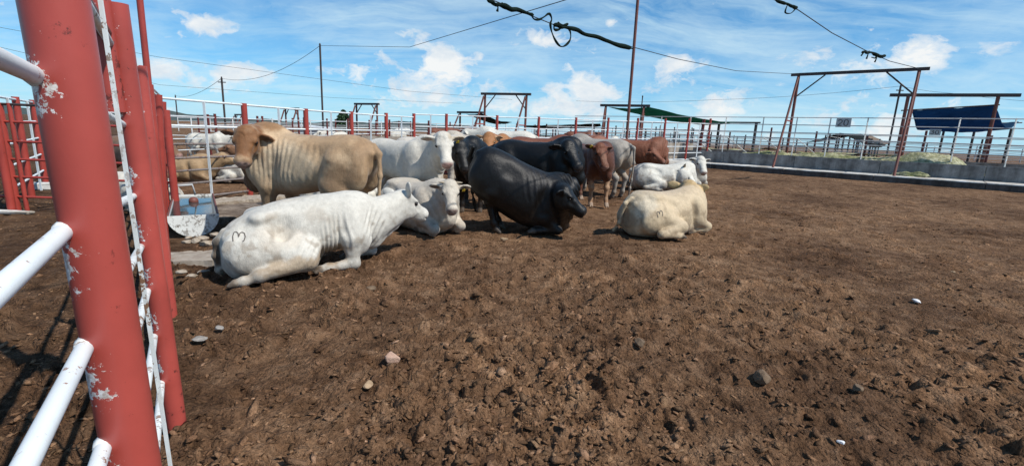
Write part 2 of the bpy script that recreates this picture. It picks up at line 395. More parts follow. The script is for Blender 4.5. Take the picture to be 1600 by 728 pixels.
class Blob:
    """a body grown as one smooth surface from tapered limbs and lofts"""
    def __init__(s):
        s.pr = []
    def cone(s, a, b, ra, rb, k=.06, F=IDF, sy=1., op=1):
        a = np.asarray(a, float); b = np.asarray(b, float); R, t = F
        def f(P):
            q = (P - t) @ R
            sc = np.array([1, sy, 1])
            q = q / sc; A = a / sc; B = b / sc; d = B - A
            h = np.clip(((q - A) @ d) / max(d @ d, 1e-9), 0, 1)
            return (np.linalg.norm(q - A - h[..., None] * d, axis=-1) - (ra + (rb - ra) * h)) * min(1, (1 + sy) / 2)
        r = max(ra, rb) * max(1, sy)
        c = np.stack([fpt(F, a), fpt(F, b)])
        s.pr.append((f, c.min(0) - r, c.max(0) + r, k, op))
    def chain(s, pts, rs, k=.05, F=IDF, sy=1.):
        for i in range(len(pts) - 1):
            s.cone(pts[i], pts[i + 1], rs[i], rs[i + 1], k, F, sy)
    def ell(s, c, r, k=.06, F=IDF, R=None, op=1):
        c = fpt(F, c); M = F[0] @ (np.eye(3) if R is None else R); r = np.asarray(r, float)
        def f(P):
            q = ((P - c) @ M) / r
            n = np.linalg.norm(q, axis=-1); g = np.linalg.norm(q / r, axis=-1) + 1e-6
            return n * (n - 1) / g
        m = r.max()
        s.pr.append((f, c - m, c + m, k, op))
    def loft(s, st, k=.06, F=IDF, p=2.35):
        st = np.asarray(st, float); R, t = F
        xs = np.linspace(st[0, 0], st[-1, 0], 160); pl = []
        sl = np.gradient(st, axis=0)
        for c in (1, 2, 3):
            x, y = st[:, 0], st[:, c]
            m = np.gradient(y, x); i = np.clip(np.searchsorted(x, xs) - 1, 0, len(x) - 2)
            h = x[i + 1] - x[i]; u = (xs - x[i]) / h
            pl.append((2*u**3-3*u**2+1)*y[i] + (u**3-2*u**2+u)*h*m[i] + (-2*u**3+3*u**2)*y[i+1] + (u**3-u**2)*h*m[i+1])
        def f(P):
            q = (P - t) @ R
            X = q[..., 0]; Xc = np.clip(X, xs[0], xs[-1])
            top, bot, hw = [np.interp(Xc, xs, v) for v in pl]
            hh = np.maximum((top - bot) / 2, .02); hw = np.maximum(hw, .02)
            n = ((np.abs(q[..., 1]) / hw) ** p + (np.abs(q[..., 2] - (top + bot) / 2) / hh) ** p) ** (1 / p)
            d = (n - 1) * np.minimum(hw, hh)
            e = np.abs(X - Xc)
            return np.where(e > 0, np.sqrt(np.maximum(d, 0) ** 2 + e ** 2), d)
        w = st[:, 3].max()
        cs = np.array([fpt(F, (x, y, z)) for x in (st[0, 0], st[-1, 0]) for y in (-w, w) for z in (st[:, 2].min(), st[:, 1].max())])
        s.pr.append((f, cs.min(0), cs.max(0), k, 1))
    def mesh(s, h, zmin=-.04):
        lo = np.min([p[1] for p in s.pr if p[4] > 0], 0) - .06; hi = np.max([p[2] for p in s.pr if p[4] > 0], 0) + .06
        lo[2] = max(lo[2], zmin)
        n = np.ceil((hi - lo) / h).astype(int) + 1
        ax = [(lo[i] + h * np.arange(n[i])).astype(np.float32) for i in range(3)]
        D = np.full(n, .5, np.float32)
        for f, a, b, k, op in s.pr:
            m = k + 2 * h + .03
            i0 = np.clip(np.floor((a - m - lo) / h).astype(int), 0, n); i1 = np.clip(np.ceil((b + m - lo) / h).astype(int) + 1, 0, n)
            if np.any(i1 <= i0): continue
            sl = tuple(slice(i0[i], i1[i]) for i in range(3))
            P = np.stack(np.meshgrid(*[ax[i][sl[i]] for i in range(3)], indexing='ij'), -1)
            d = f(P).astype(np.float32)
            D[sl] = smin(D[sl], d, k) if op > 0 else -smin(-D[sl], d, k)
        D[:, :, 0] = .01
        return surface_nets(D, lo, h)

def surface_nets(D, lo, h):
    ins = D < 0
    cs = [(i, j, k) for i in (0, 1) for j in (0, 1) for k in (0, 1)]
    n = np.array(D.shape) - 1
    sl = lambda A, c: A[c[0]:c[0] + n[0], c[1]:c[1] + n[1], c[2]:c[2] + n[2]]
    cnt = sum(sl(ins, c).astype(np.int8) for c in cs)
    ids = np.argwhere((cnt > 0) & (cnt < 8))
    V = np.stack([D[ids[:, 0] + c[0], ids[:, 1] + c[1], ids[:, 2] + c[2]] for c in cs], 1)
    C = np.array(cs, float); acc = np.zeros((len(ids), 3)); w = np.zeros(len(ids))
    for a in range(8):
        for b in range(a + 1, 8):
            if np.abs(C[a] - C[b]).sum() == 1:
                m = (V[:, a] < 0) != (V[:, b] < 0)
                t = V[m, a] / (V[m, a] - V[m, b])
                acc[m] += C[a] + t[:, None] * (C[b] - C[a]); w[m] += 1
    P = lo + h * (ids + acc / w[:, None])
    idx = np.full(n, -1, np.int32); idx[tuple(ids.T)] = np.arange(len(ids))
    F = []
    for ax in range(3):
        u, v = [(1, 2), (2, 0), (0, 1)][ax]
        s0 = [slice(None)] * 3; s1 = [slice(None)] * 3
        s0[ax] = slice(0, -1); s1[ax] = slice(1, None)
        A, B = ins[tuple(s0)], ins[tuple(s1)]
        e = np.argwhere(A != B)
        e = e[(e[:, u] > 0) & (e[:, v] > 0) & (e[:, u] < n[u]) & (e[:, v] < n[v])]
        def g(du, dv):
            q = e.copy(); q[:, u] -= du; q[:, v] -= dv
            return idx[tuple(q.T)]
        Q = np.stack([g(1, 1), g(0, 1), g(0, 0), g(1, 0)], 1)
        fl = ~A[tuple(e.T)]
        Q[fl] = Q[fl][:, ::-1]
        F.append(Q)
    F = np.concatenate(F); F = F[(F >= 0).all(1)]
    return P, F

def np_mesh(name, V, F, mat=None, smooth=True, cols=None):
    me = bpy.data.meshes.new(name)
    V = np.asarray(V, np.float32); F = np.asarray(F, np.int32)
    me.vertices.add(len(V)); me.vertices.foreach_set('co', V.ravel())
    k = F.shape[1]
    me.loops.add(F.size); me.loops.foreach_set('vertex_index', F.ravel())
    me.polygons.add(len(F)); me.polygons.foreach_set('loop_start', np.arange(0, F.size, k, dtype=np.int32))
    me.update(calc_edges=True)
    if smooth: me.polygons.foreach_set('use_smooth', np.ones(len(F), bool))
    for an, c in (cols or {}).items():
        c = np.asarray(c, np.float32)
        if c.ndim == 1:
            at = me.attributes.new(an, 'FLOAT', 'POINT'); at.data.foreach_set('value', c)
        else:
            at = me.attributes.new(an, 'FLOAT_COLOR', 'POINT')
            at.data.foreach_set('color', np.concatenate([c, np.ones((len(c), 1))], 1).astype(np.float32).ravel())
    if mat: me.materials.append(mat)
    me.validate()
    return me

def vnormals(V, F):
    n = np.cross(V[F[:, 2]] - V[F[:, 0]], V[F[:, 3]] - V[F[:, 1]])
    N = np.zeros_like(V)
    for i in range(4): np.add.at(N, F[:, i], n)
    return N / (np.linalg.norm(N, axis=1, keepdims=True) + 1e-9)

def hash3(i, j, k):
    h = (i * 374761393 + j * 668265263 + k * 1274126177) & 0x7fffffff
    h = ((h ^ (h >> 13)) * 1103515245) & 0x7fffffff
    return ((h ^ (h >> 16)) & 0xffff) / 65535.

def vnoise(P, seed=0):
    """value noise in 0..1 for an (n,3) array"""
    I = np.floor(P).astype(np.int64); f = P - I; f = f * f * (3 - 2 * f); r = 0
    for c in range(8):
        i, j, k = c >> 2, (c >> 1) & 1, c & 1
        w = (f[:, 0] if i else 1 - f[:, 0]) * (f[:, 1] if j else 1 - f[:, 1]) * (f[:, 2] if k else 1 - f[:, 2])
        r = r + w * hash3(I[:, 0] + i + seed * 17, I[:, 1] + j, I[:, 2] + k)
    return r

def sstep(a, b, x):
    t = np.clip((x - a) / (b - a), 0, 1); return t * t * (3 - 2 * t)

ST = dict(  # x, top, bottom, half width
    stand=[(-.90, 1.20, 1.02, .07), (-.82, 1.31, .90, .19), (-.66, 1.385, .76, .27), (-.45, 1.40, .70, .30), (-.2, 1.375, .67, .315),
           (.08, 1.375, .61, .35), (.34, 1.40, .58, .345), (.56, 1.43, .60, .30), (.74, 1.40, .68, .235), (.88, 1.26, .80, .15), (.95, 1.10, .92, .06)],
    lie=[(-.92, .50, .16, .10), (-.84, .66, .04, .26), (-.66, .775, -.02, .36), (-.45, .80, -.05, .40), (-.2, .775, -.05, .42),
         (.08, .78, -.05, .42), (.34, .815, -.05, .39), (.56, .84, -.02, .33), (.74, .83, .05, .26), (.88, .70, .16, .17), (.95, .54, .26, .07)])

def make_body(c):
    """c: pose parameters in the animal's own frame (x forward, y left, z up); returns Blob, frames"""
    B = Blob(); pose = c.get('pose', 'stand'); lie = pose == 'lie'
    T = c.get('trunk', IDF); fat = c.get('fat', 1.); bull = c.get('bull', .5)
    st = np.array(c.get('st') or ST['lie' if lie else 'stand']); st[:, 3] *= fat
    B.loft(st, .05, T)
    zt = .0 if not lie else -.60
    top = lambda x: float(np.interp(x, st[:, 0], st[:, 1]))
    hk = .025 + .03 * c.get('bony', 0.)
    for s in (1, -1):
        if c.get('bony', 0 if not lie else .4): B.ell((-.50, s * .225 * fat, top(-.5) - .085 + hk - .03), (.11, .08, .05), .10, T)            # hook bone
        B.ell((-.84, s * .12, top(-.84) - .10), (.06, .05, .06), .08, T)                     # pin bone
        B.ell((-.30, s * (.385 - .02 * c.get('bony', 0.)) * fat, top(-.3) - .19), (.13, .06 + .015 * c.get('bony', 0.), .10), .12, T, op=-1)       # flank hollow
        if not lie:
            B.ell((.53, s * .215 * fat, 1.03), (.17, .11, .33), .10, T, rot('y', -14))     # shoulder blade
            B.ell((.58, s * .235 * fat, .86), (.13, .09, .15), .08, T)
            B.ell((-.62, s * .205 * fat, .97), (.25, .125, .32), .10, T, rot('y', 8))      # thigh
            B.ell((-.44, s * .225 * fat, .82), (.16, .10, .18), .08, T)
        else:
            B.ell((.54, s * .27 * fat, .42), (.19, .11, .27), .10, T, rot('y', -20))
            B.ell((-.50, s * .33 * fat, .33), (.36, .13, .25), .10, T, rot('y', -12))
        B.ell((.34, s * .37 * fat, .86 + zt * .72), (.05, .05, .26), .10, T, rot('y', -8), op=-1)   # dip behind the shoulder
    if bull:
        B.ell((.62, 0, 1.36 + zt), (.26, .13, .10 + .05 * bull), .12, T)               # crest
    B.ell((.84, 0, .74 + zt * .75), (.15, .11, .16), .10, T)                           # brisket
    # head
    H = c['head']; hs = c.get('hs', 1.); Hs = (H[0] * hs, H[1])
    Hinv = H[0]
    def hp(p): return fpt(Hs, p)
    Hf = H
    hw = c.get('hw', 1.08)
    def S(v): return (v[0] * hs, v[1] * hs * hw, v[2] * hs)
    B.cone(S((.03, 0, -.105)), S((.20, 0, -.125)), .118 * hs, .106 * hs, .04, Hf, hw)
    B.cone(S((.19, 0, -.12)), S((.40, 0, -.14)), .104 * hs, .088 * hs, .04, Hf, hw * .96)
    B.ell(S((.432, 0, -.142)), S((.075, .096, .088)), .035, Hf)
    B.ell(S((.450, 0, -.205)), S((.055, .072, .035)), .02, Hf)
    B.ell(S((.06, 0, -.035)), S((.14, .122, .055)), .04, Hf)
    B.cone(S((.10, 0, -.225)), S((.38, 0, -.205)), .075 * hs, .055 * hs, .05, Hf)
    for s in (1, -1):
        B.ell(S((.11, s * .072, -.185)), S((.125, .05, .115)), .04, Hf)
        B.ell(S((.125, s * .110, -.045)), S((.05, .026, .026)), .025, Hf)
        B.ell(S((.145, s * .132, -.085)), S((.03, .022, .02)), .02, Hf, op=-1)
        B.ell(S((.508, s * .047, -.118)), S((.022, .021, .016)), .012, Hf, op=-1)
        B.ell(S((.27, s * .115, -.115)), S((.09, .022, .035)), .04, Hf, op=-1)
    B.ell(S((.47, 0, -.184)), S((.07, .115, .005)), .009, Hf, op=-1)
    B.ell(S((-.01, 0, 0)), S((.075, .095, .05)), .04, Hf)
    ears = []
    for s in (1, -1):
        e = c.get('ear', {}).get(s, (-.25, 1., -.25))          # direction of the ear in the head frame
        d = np.array([e[0], s * e[1], e[2]], float); d /= np.linalg.norm(d)
        up = np.array([-.1, 0, 1.]); fr = np.array([1., 0, -.15])
        th = fr - d * (fr @ d); th /= np.linalg.norm(th); w = np.cross(th, d)
        Re = np.stack([d, th, w], 1)
        o = np.array([-.005, s * .105, -.07]) * hs
        el = c.get('earlen', 1.)
        B.cone(o, o + d * .07 * hs, .036 * hs, .032 * hs, .03, Hf)
        B.ell(o + d * .145 * hs * el, np.array((.115 * el, .026, .068)) * hs, .025, Hf, Re)
        B.ell(o + (d * .150 * el + th * .026) * hs, np.array((.085 * el, .022, .046)) * hs, .012, Hf, Re, op=-1)
        ears.append((fpt(Hf, o + (d * .150 * el + th * .012) * hs), H[0] @ Re, hs * el, fpt(Hf, o + d * .145 * hs * el)))
    # neck: two chains on a bent path
    up0 = fpt(T, (.60, 0, 1.20 + zt * .98)); lo0 = fpt(T, (.70, 0, .95 + zt * .86)); fw = T[0][:, 0]
    up3 = fpt(Hf, S((-.01, 0, -.075))); lo3 = fpt(Hf, S((.09, 0, -.19)))
    hb = -H[0][:, 0] * .6 - H[0][:, 2] * .5
    L = np.linalg.norm(up3 - up0)
    cb = c.get('bend', .40)
    def bez(p0, p3, n=6):
        p1 = p0 + fw * L * cb; p2 = p3 + hb * L * cb * .8; out = []
        for i in range(n + 1):
            t = i / n; out.append((1-t)**3*p0 + 3*(1-t)**2*t*p1 + 3*(1-t)*t*t*p2 + t**3*p3)
        return out
    nb = c.get('neck', 1.)
    ru = np.linspace(.185 * nb, .098 * hs, 7); rl = np.linspace(.185 * nb, .084 * hs, 7)
    U = bez(up0, up3); Lw = bez(lo0, lo3)
    B.chain(U, ru, .08); B.chain(Lw, rl, .08)
    B.chain([(U[i] + Lw[i]) / 2 for i in range(7)], (ru + rl) / 2 * 1.0, .08)
    dl = c.get('dewlap', .5)
    if dl:
        dn = [Lw[i] + np.array([0, 0, -1]) * (rl[i] + .035 * dl) for i in range(0, 6)]
        B.chain(dn, [.055, .05, .045, .04, .035, .03], .07)
    # legs
    legs = c.get('legs') or {}
    hoofs = []
    ls = c.get('legr', 1.)
    for key in ('fl', 'fr', 'hl', 'hr'):
        s = 1 if key[1] == 'l' else -1; fr = key[0] == 'f'
        g = legs.get(key)
        if g == 0: continue
        if lie and g is None:
            if fr: g = [(.50, s*.27, .30), (.86, s*.25, .13), (.80, s*.24, .07), (.50, s*.23, .06), (.42, s*.24, .045)]
            else: g = [(-.38, s*.34, .34), (-.06, s*.47, .20), (-.56, s*.52, .10), (-.22, s*.55, .06), (-.10, s*.56, .045)]
            R = [.12, .075, .055, .042, .05] if fr else [.15, .115, .058, .043, .05]
            g = [fpt(T, p) if i == 0 else p for i, p in enumerate(g)]
        elif g is None or (isinstance(g, tuple) and not isinstance(g[0], list)):
            dx = g[0] if g else 0; dy = g[1] if g and len(g) > 1 else 0
            if fr:
                g = [fpt(T, (.60, s*.20, .93)), fpt(T, (.50, s*.215, .72)), (.52 + dx*.6, s*.185 + dy*.6, .42), (.50 + dx*.9, s*.18 + dy*.9, .145), (.53 + dx, s*.18 + dy, .04)]
                R = [.13, .098, .060, .042, .052]
            else:
                g = [fpt(T, (-.50, s*.20, 1.05)), fpt(T, (-.42, s*.23, .76)), (-.72 + dx*.7, s*.19 + dy*.7, .48), (-.68 + dx*.95, s*.18 + dy*.95, .145), (-.64 + dx, s*.18 + dy, .04)]
                R = [.16, .135, .062, .044, .052]
        else:
            if isinstance(g, tuple): g, R = g
            else: R = [.13, .098, .060, .042, .052] if fr else [.16, .125, .062, .044, .052]
        g = [np.asarray(p, float) for p in g]
        B.chain(g, [r * ls for r in R], .05)
        if len(g) >= 4:
            B.ell(g[2], [R[2] * 1.12 * ls] * 3, .03); B.ell(g[-2], [R[-2] * 1.2 * ls] * 3, .03)
        d = g[-1] - g[-2]; d[2] *= .3; nn = np.linalg.norm(d)
        d = d / nn if nn > 1e-6 else np.array([1., 0, 0])
        lt = np.array([-d[1], d[0], 0]); lt /= np.linalg.norm(lt) + 1e-9
        for q in (1, -1):
            B.cone(g[-1] + lt * q * .026 + np.array([0, 0, .01]), g[-1] + d * .06 + lt * q * .028 + np.array([0, 0, -.012]), .036 * ls, .026 * ls, .015)
        hoofs.append(g[-1] + d * .03)
    tl = c.get('tail')
    if tl is None:
        b = fpt(T, (-.86, 0, 1.27 + zt))
        tl = ([b, b + T[0] @ np.array((-.10, 0, -.06)), b + np.array((-.12, .0, -.32)), b + np.array((-.10, .02, -.72)), b + np.array((-.10, .02, -.98))]
              if not lie else [b, b + T[0] @ np.array((-.11, .02, -.10)), (-1.0, .10, .22), (-.98, .26, .05), (-.80, .40, .04)])
    if tl:
        B.chain(tl, np.linspace(.036, .016, len(tl)), .05)
        e = np.asarray(tl[-1], float) - np.asarray(tl[-2], float); e /= np.linalg.norm(e)
        B.cone(np.asarray(tl[-1]) - e * .05, np.asarray(tl[-1]) + e * .14, .034, .018, .03)
    for ex in c.get('extra', []):
        getattr(B, ex[0])(*ex[1], **ex[2])
    return B, T, H, hs, ears, hoofs
def smask(P, c, r, soft=.4, seed=3, rough=.25):
    """soft patch mask round a point with a wandering edge; r may be one radius or three"""
    q = (P - np.asarray(c)) / np.asarray(r, float)
    d = np.linalg.norm(q, axis=1) + (vnoise(P * 9, seed) - .5) * rough * 2 + (vnoise(P * 26, seed + 5) - .5) * rough
    return 1 - sstep(1 - soft, 1 + soft * .3, d)

def make_cow(name, label, c, loc, yaw, h=.016, cat='bull'):
    yr = math.radians(yaw); cy, sy = math.cos(yr), math.sin(yr)
    R = np.array([[cy, -sy, 0], [sy, cy, 0], [0, 0, 1]]); loc = np.array(loc, float)
    sc = c.get('scale', 1.)
    toL = lambda p: (R.T @ (np.asarray(p, float) - loc)) / sc
    c = dict(c)
    if 'headw' in c:                                   # poll and muzzle given as places in the pen
        pw, nw = c['headw'][:2]; upw = c['headw'][2] if len(c['headw']) > 2 else (0, 0, 1)
        p, n = toL(pw), toL(nw); d = n - p
        up = R.T @ np.asarray(upw, float)
        d = d / np.linalg.norm(d)
        X, t = frame_xz(p, d, up)
        c['head'] = (X @ rot('y', -17), t)             # the poll-muzzle line runs below the forehead line
    B, T, H, hs, ears, hoofs = make_body(c)
    V, F = B.mesh(h)
    N = vnormals(V, F)
    # folds of skin
    Qh = (V - H[1]) @ H[0] / hs
    poll = smask(Qh, (.02, 0, 0), (.13, .13, .07), .5)
    disp = (vnoise(V * 5, 1) - .5) * .010 + poll * (vnoise(V * 38, 6) - .5) * .022 + (vnoise(V * 14, 2) - .5) * .004
    for (cc, r, ax, wl, amp) in c.get('folds', []):
        q = np.linalg.norm((V - np.asarray(cc)) / np.asarray(r), axis=1)
        m = 1 - sstep(.6, 1.0, q)
        ph = V @ np.asarray(ax, float) / wl * 2 * math.pi + (vnoise(V * 3.5, 7) - .5) * 9
        w = np.sin(ph); w = np.where(w > 0, w, -np.abs(w) ** .6 * 1.0)
        disp += m * amp * w * (.4 + .9 * vnoise(V * 4.3, 11))
    V = V + N * disp[:, None]
    # coat
    base = np.array(c['col'], float)
    K = np.tile(base, (len(V), 1))
    def lay(m, col, s=1.):
        m = (m * s)[:, None]; K[:] = K * (1 - m) + np.asarray(col, float) * m
    Q = (V - H[1]) @ H[0] / hs
    inh = (np.abs(Q[:, 1]) < .34) & (Q[:, 0] > -.16) & (Q[:, 2] < .12) & (Q[:, 2] > -.36)
    for (cc, r, col, s) in c.get('patch', []):
        lay(smask(V, cc, r), col, s)
    if 'belly' in c:
        col, s, z0, z1 = c['belly']
        lay(1 - sstep(z0, z1, V[:, 2] + (vnoise(V * 6, 4) - .5) * .25 + (vnoise(V * 22, 5) - .5) * .12), col, s)
    if 'face' in c:
        lay(smask(Q, (.12, 0, -.1), (.42, .30, .30), .5), c['face'], 1.)
    if 'blaze' in c:
        lay(smask(Q, (.30, 0, -.06), (.26, .075, .10), .4), c['blaze'], 1.)
    mz = smask(Q, (.492, 0, -.140), (.072, .115, .075), .3, rough=.12)
    lay(mz, c.get('muzzle', (.50, .30, .26)), .95)
    for s in (1, -1):
        lay(smask(Q, (.51, s * .050, -.118), (.026, .024, .02), .5, rough=0), (.03, .015, .012), .9)
        lay(smask(Q, (.135, s * .128 * c.get('hw', 1.08), -.083), (.042, .035, .030), .4, rough=.1), c.get('eyerim', (.06, .035, .025)), .7)
    lay(smask(Q, (.46, 0, -.183), (.07, .12, .010), .5, rough=0), (.04, .02, .018), .8)
    for i, (ec, Re, es, em) in enumerate(ears):
        q = ((V - ec) @ Re)
        m = np.linalg.norm(q / (np.array((.088, .03, .046)) * es), axis=1)
        lay((1 - sstep(.7, 1.05, m)), c.get('earin', (.16, .085, .06)), .85)
        if 'earcol' in c:
            q = np.linalg.norm(((V - em) @ Re) / (np.array((.13, .06, .085)) * es), axis=1)
            lay((1 - sstep(.9, 1.05, q)) * (1 - (1 - sstep(.7, 1.05, m))), c['earcol'], .9)
    for hf in hoofs:
        lay(smask(V, hf, (.095, .095, .075), .3, rough=.1), c.get('hoof', (.10, .075, .055)), .9)
    if c.get('dirt', .5):
        dm = 1 - sstep(.02, .42, V[:, 2] + (vnoise(V * 5, 8) - .5) * .5 + (vnoise(V * 25, 9) - .5) * .35)
        lay(dm, (.085, .052, .032), c.get('dirt', .5))
    # manure stains and worn hair, scattered over the flanks
    rs = np.random.default_rng(abs(hash(label)) % 9999 if False else sum(map(ord, label)))
    if not c.get('dark'):
        for _ in range(9):
            q = V[rs.integers(len(V))]; lo_ = q[2] < .75
            lay(smask(V, q, (rs.uniform(.08, .24), rs.uniform(.1, .25), rs.uniform(.05, .16)), .7, int(rs.integers(90)), .6), np.array((.30, .215, .135)) if lo_ else base * .80, rs.uniform(.15, .42))
        m = sstep(.60, .74, vnoise(V * 7, 19) * .6 + vnoise(V * 23, 20) * .4) * sstep(.95, .35, V[:, 2])
        lay(m, (.22, .15, .09), .45)
    n = vnoise(V * 3, 12) * .5 + vnoise(V * 9, 13) * .3 + vnoise(V * 34, 14) * .2
    K *= (1 + (n[:, None] - .5) * c.get('mottle', .30))
    me = np_mesh(name, V * sc, F, M['hide_dark'] if c.get('dark') else M['hide'], True, {'coat': np.clip(K, .004, .95)})
    o = bpy.data.objects.new(name, me); COL.objects.link(o)
    o.location = loc; o.rotation_euler = (0, 0, yr)
    o['label'] = label; o['category'] = cat
    def child(nm, me2, p, Rm=None, s=1.):
        k = bpy.data.objects.new(nm, me2); COL.objects.link(k); k.parent = o
        mt = Matrix.Identity(4)
        if Rm is not None:
            for i in range(3):
                for j in range(3): mt[i][j] = Rm[i][j] * s * sc
        else: mt = Matrix.Scale(s * sc, 4)
        mt.translation = Vector([x * sc for x in p]); k.matrix_local = mt
        return k
    for s in (1, -1):
        child('eye', SH['eye'], fpt((H[0] * hs, H[1]), (.140, s * .1195 * c.get('hw', 1.08), -.083)), H[0], hs)
    for i, s in enumerate((1, -1)):
        if s in c.get('tags', ()):
            ec, Re, es, em = ears[i]
            child('ear_tag', SH['ear_tag'], ec + Re @ np.array((-.01, .018, -.035)) * es, Re, es)
    if 'horn' in c:
        for s in (1, -1):
            L, dr = c['horn']
            d = H[0] @ np.array((dr[0], s * dr[1], dr[2]), float); d /= np.linalg.norm(d)
            X, _ = frame_xz((0, 0, 0), d, H[0][:, 0])
            child('horn', SH['horn'], fpt((H[0] * hs, H[1]), (-.03, s * .075, -.005)), X, L)
    if 'brand' in c:                                   # mark clipped into the coat: laid on the hide by ray casts
        add_brand(o, me, c['brand'], sc)
    return o

BRAND = [[(-.52, -.50), (-.56, -.05), (-.46, .34), (-.26, .44), (-.10, .28), (-.06, -.06)],
         [(-.06, -.06), (.06, .30), (.24, .44), (.46, .34), (.54, .02), (.44, -.34), (.30, -.46)]]

def add_brand(o, me, b, sc):
    """b: (centre just off the hide, direction into the hide, up hint, size)"""
    cen, di, up, size = b
    di = Vector(di).normalized(); u = Vector(up); u = (u - di * u.dot(di)).normalized(); r = di.cross(u)
    from mathutils.bvhtree import BVHTree
    bv = BVHTree.FromPolygons([v.co[:] for v in me.vertices], [p.vertices[:] for p in me.polygons])
    bm = bmesh.new()
    for st in BRAND:
        pts = []
        for i in range(len(st) - 1):
            for t in np.linspace(0, 1, 6)[:-1 if i < len(st) - 2 else None]:
                x = st[i][0] + (st[i + 1][0] - st[i][0]) * t; y = st[i][1] + (st[i + 1][1] - st[i][1]) * t
                hit, nn, _, _ = bv.ray_cast(Vector(cen) + r * x * size + u * y * size, di)
                if hit: pts.append((hit, nn))
        for i in range(len(pts) - 1):
            (a, na), (bb, nb) = pts[i], pts[i + 1]
            sd = (bb - a).cross(na).normalized() * .0055 * (size / .10)
            na = na * .0035; nb = nb * .0035
            vs = [bm.verts.new(p) for p in (a - sd + na, a + sd + na, bb + sd + nb, bb - sd + nb)]
            bm.faces.new(vs)
    m2 = bpy.data.meshes.new('brand_mark'); bm.to_mesh(m2); bm.free(); m2.materials.append(M['brand'])
    k = bpy.data.objects.new('brand_mark', m2); COL.objects.link(k); k.parent = o
# ---------------------------------------------------------------- ground
def worley(x, y, s, seed):
    X, Y = x / s, y / s; I, J = np.floor(X).astype(np.int64), np.floor(Y).astype(np.int64)
    f1 = np.full(x.shape, 9.); idv = np.zeros(x.shape)
    for a in (-1, 0, 1):
        for b in (-1, 0, 1):
            i, j = I + a, J + b
            px = i + hash3(i, j, np.full_like(i, seed)); py = j + hash3(i, j, np.full_like(i, seed + 9))
            rr = hash3(i, j, np.full_like(i, seed + 23))
            th = rr * 6.28; dx, dy = X - px, Y - py
            ex = dx * np.cos(th) + dy * np.sin(th); ey = (-dx * np.sin(th) + dy * np.cos(th)) * (1.1 + .9 * rr)
            d = np.sqrt(ex ** 2 + ey ** 2)
            m = d < f1; f1 = np.where(m, d, f1); idv = np.where(m, rr, idv)
    return f1, idv

def relief(x, y, cell):
    """height of the churned soil over the even yard; cell is the spacing the grid can carry"""
    P = np.stack([x, y, np.zeros_like(x)], 1)
    big = (vnoise(P * .45, 31) - .5) * .09 + (vnoise(P * 1.1, 32) - .5) * .06
    h = big + (vnoise(P * 3.0, 33) - .5) * .035
    cover = sstep(.30, .62, vnoise(P * .7, 34) * .6 + vnoise(P * 2.2, 35) * .4)
    clod = np.zeros_like(x)
    for s, a, sd in ((.34, .034, 41), (.15, .046, 42), (.075, .034, 43), (.038, .016, 44)):
        f1, idv = worley(x + (vnoise(P * 2 / s, sd) - .5) * s * .5, y + (vnoise(P * 2 / s, sd + 1) - .5) * s * .5, s, sd)
        dome = np.sqrt(np.clip(1 - (f1 / .62) ** 2, 0, 1)) * (idv > .45) * (.3 + idv)
        k = sstep(.45, .2, cell / s) * (.45 + .55 * cover)
        h = h + a * dome * k; clod = np.maximum(clod, dome * k * (idv))
    f1, idv = worley(x, y, .46, 47)                              # hoof prints
    pit = (idv > .52) * sstep(.30, .18, f1) ; h = h - .030 * pit * sstep(.12, .05, cell) + .012 * (idv > .52) * sstep(.20, .30, f1) * sstep(.44, .32, f1) * sstep(.12, .05, cell)
    h = h + (vnoise(P * 28, 37) - .5) * .014 * sstep(.03, .012, cell) + (vnoise(P * 13, 38) - .5) * .02 * sstep(.06, .025, cell)
    return h, clod

def calm(x, y):
    """no relief on the concrete and beyond the bunk"""
    n = np.array([.666, .746]); s = (x - 8.95) * n[0] + (y - 21.64) * n[1]
    return 1 - .75 * sstep(-.6, .3, s)

def polar(ang, rad):
    A, Rr = np.meshgrid(ang, rad); x, y = Rr * np.sin(A), Rr * np.cos(A)
    cell = Rr * (ang[1] - ang[0])
    return x.ravel(), y.ravel(), np.maximum(cell, .006).ravel(), len(ang), len(rad)
fa = np.radians(np.arange(-56, 56.01, .2)); ca = np.radians(np.concatenate([np.arange(56, 304.1, 4)]))
rad = np.concatenate([[0.02, .2, .4, .6], .75 * np.exp(np.arange(0, 560) * .0068), 35 * np.exp(np.arange(0, 96) * .055)])
ang = np.concatenate([fa, ca[1:]])
A, Rr = np.meshgrid(ang, rad); x, y = (Rr * np.sin(A)).ravel(), (Rr * np.cos(A)).ravel()
da = np.concatenate([np.full(len(fa), math.radians(.2)), np.full(len(ca) - 1, math.radians(4))])
cell = np.maximum(Rr * np.minimum(da[None, :], 9), Rr * .0068).ravel()
cell = np.where(Rr.ravel() > 33, 5., cell)
H, CL = relief(x, y, cell)
fade = sstep(60, 20, Rr.ravel())
z = ground(x, y) + H * calm(x, y) * fade - .02
na, nr_ = len(ang), len(rad)
i, j = np.meshgrid(np.arange(nr_ - 1), np.arange(na), indexing='ij'); j2 = (j + 1) % na
F = np.stack([i * na + j, i * na + j2, (i + 1) * na + j2, (i + 1) * na + j], -1).reshape(-1, 4)[:, ::-1]
# damp soil outside the rail on the left and round the trough
ld = np.array([-.60, .80]); off = (x + .95) * ld[1] - (y - 1.0) * ld[0]
wet = sstep(.5, -.4, off + (vnoise(np.stack([x, y, x * 0], 1) * 1.3, 3) - .5) * .8) * .8
wet = np.maximum(wet, sstep(2.6, 1.0, np.hypot(x + 3.2, y - 4.6) + (vnoise(np.stack([x, y, x * 0], 1) * 2.1, 4) - .5) * 1.2) * .75)
me = np_mesh('ground', np.stack([x, y, z], 1), F, M['dirt'], True, {'wet': wet, 'clod': CL})
structure('ground', me)

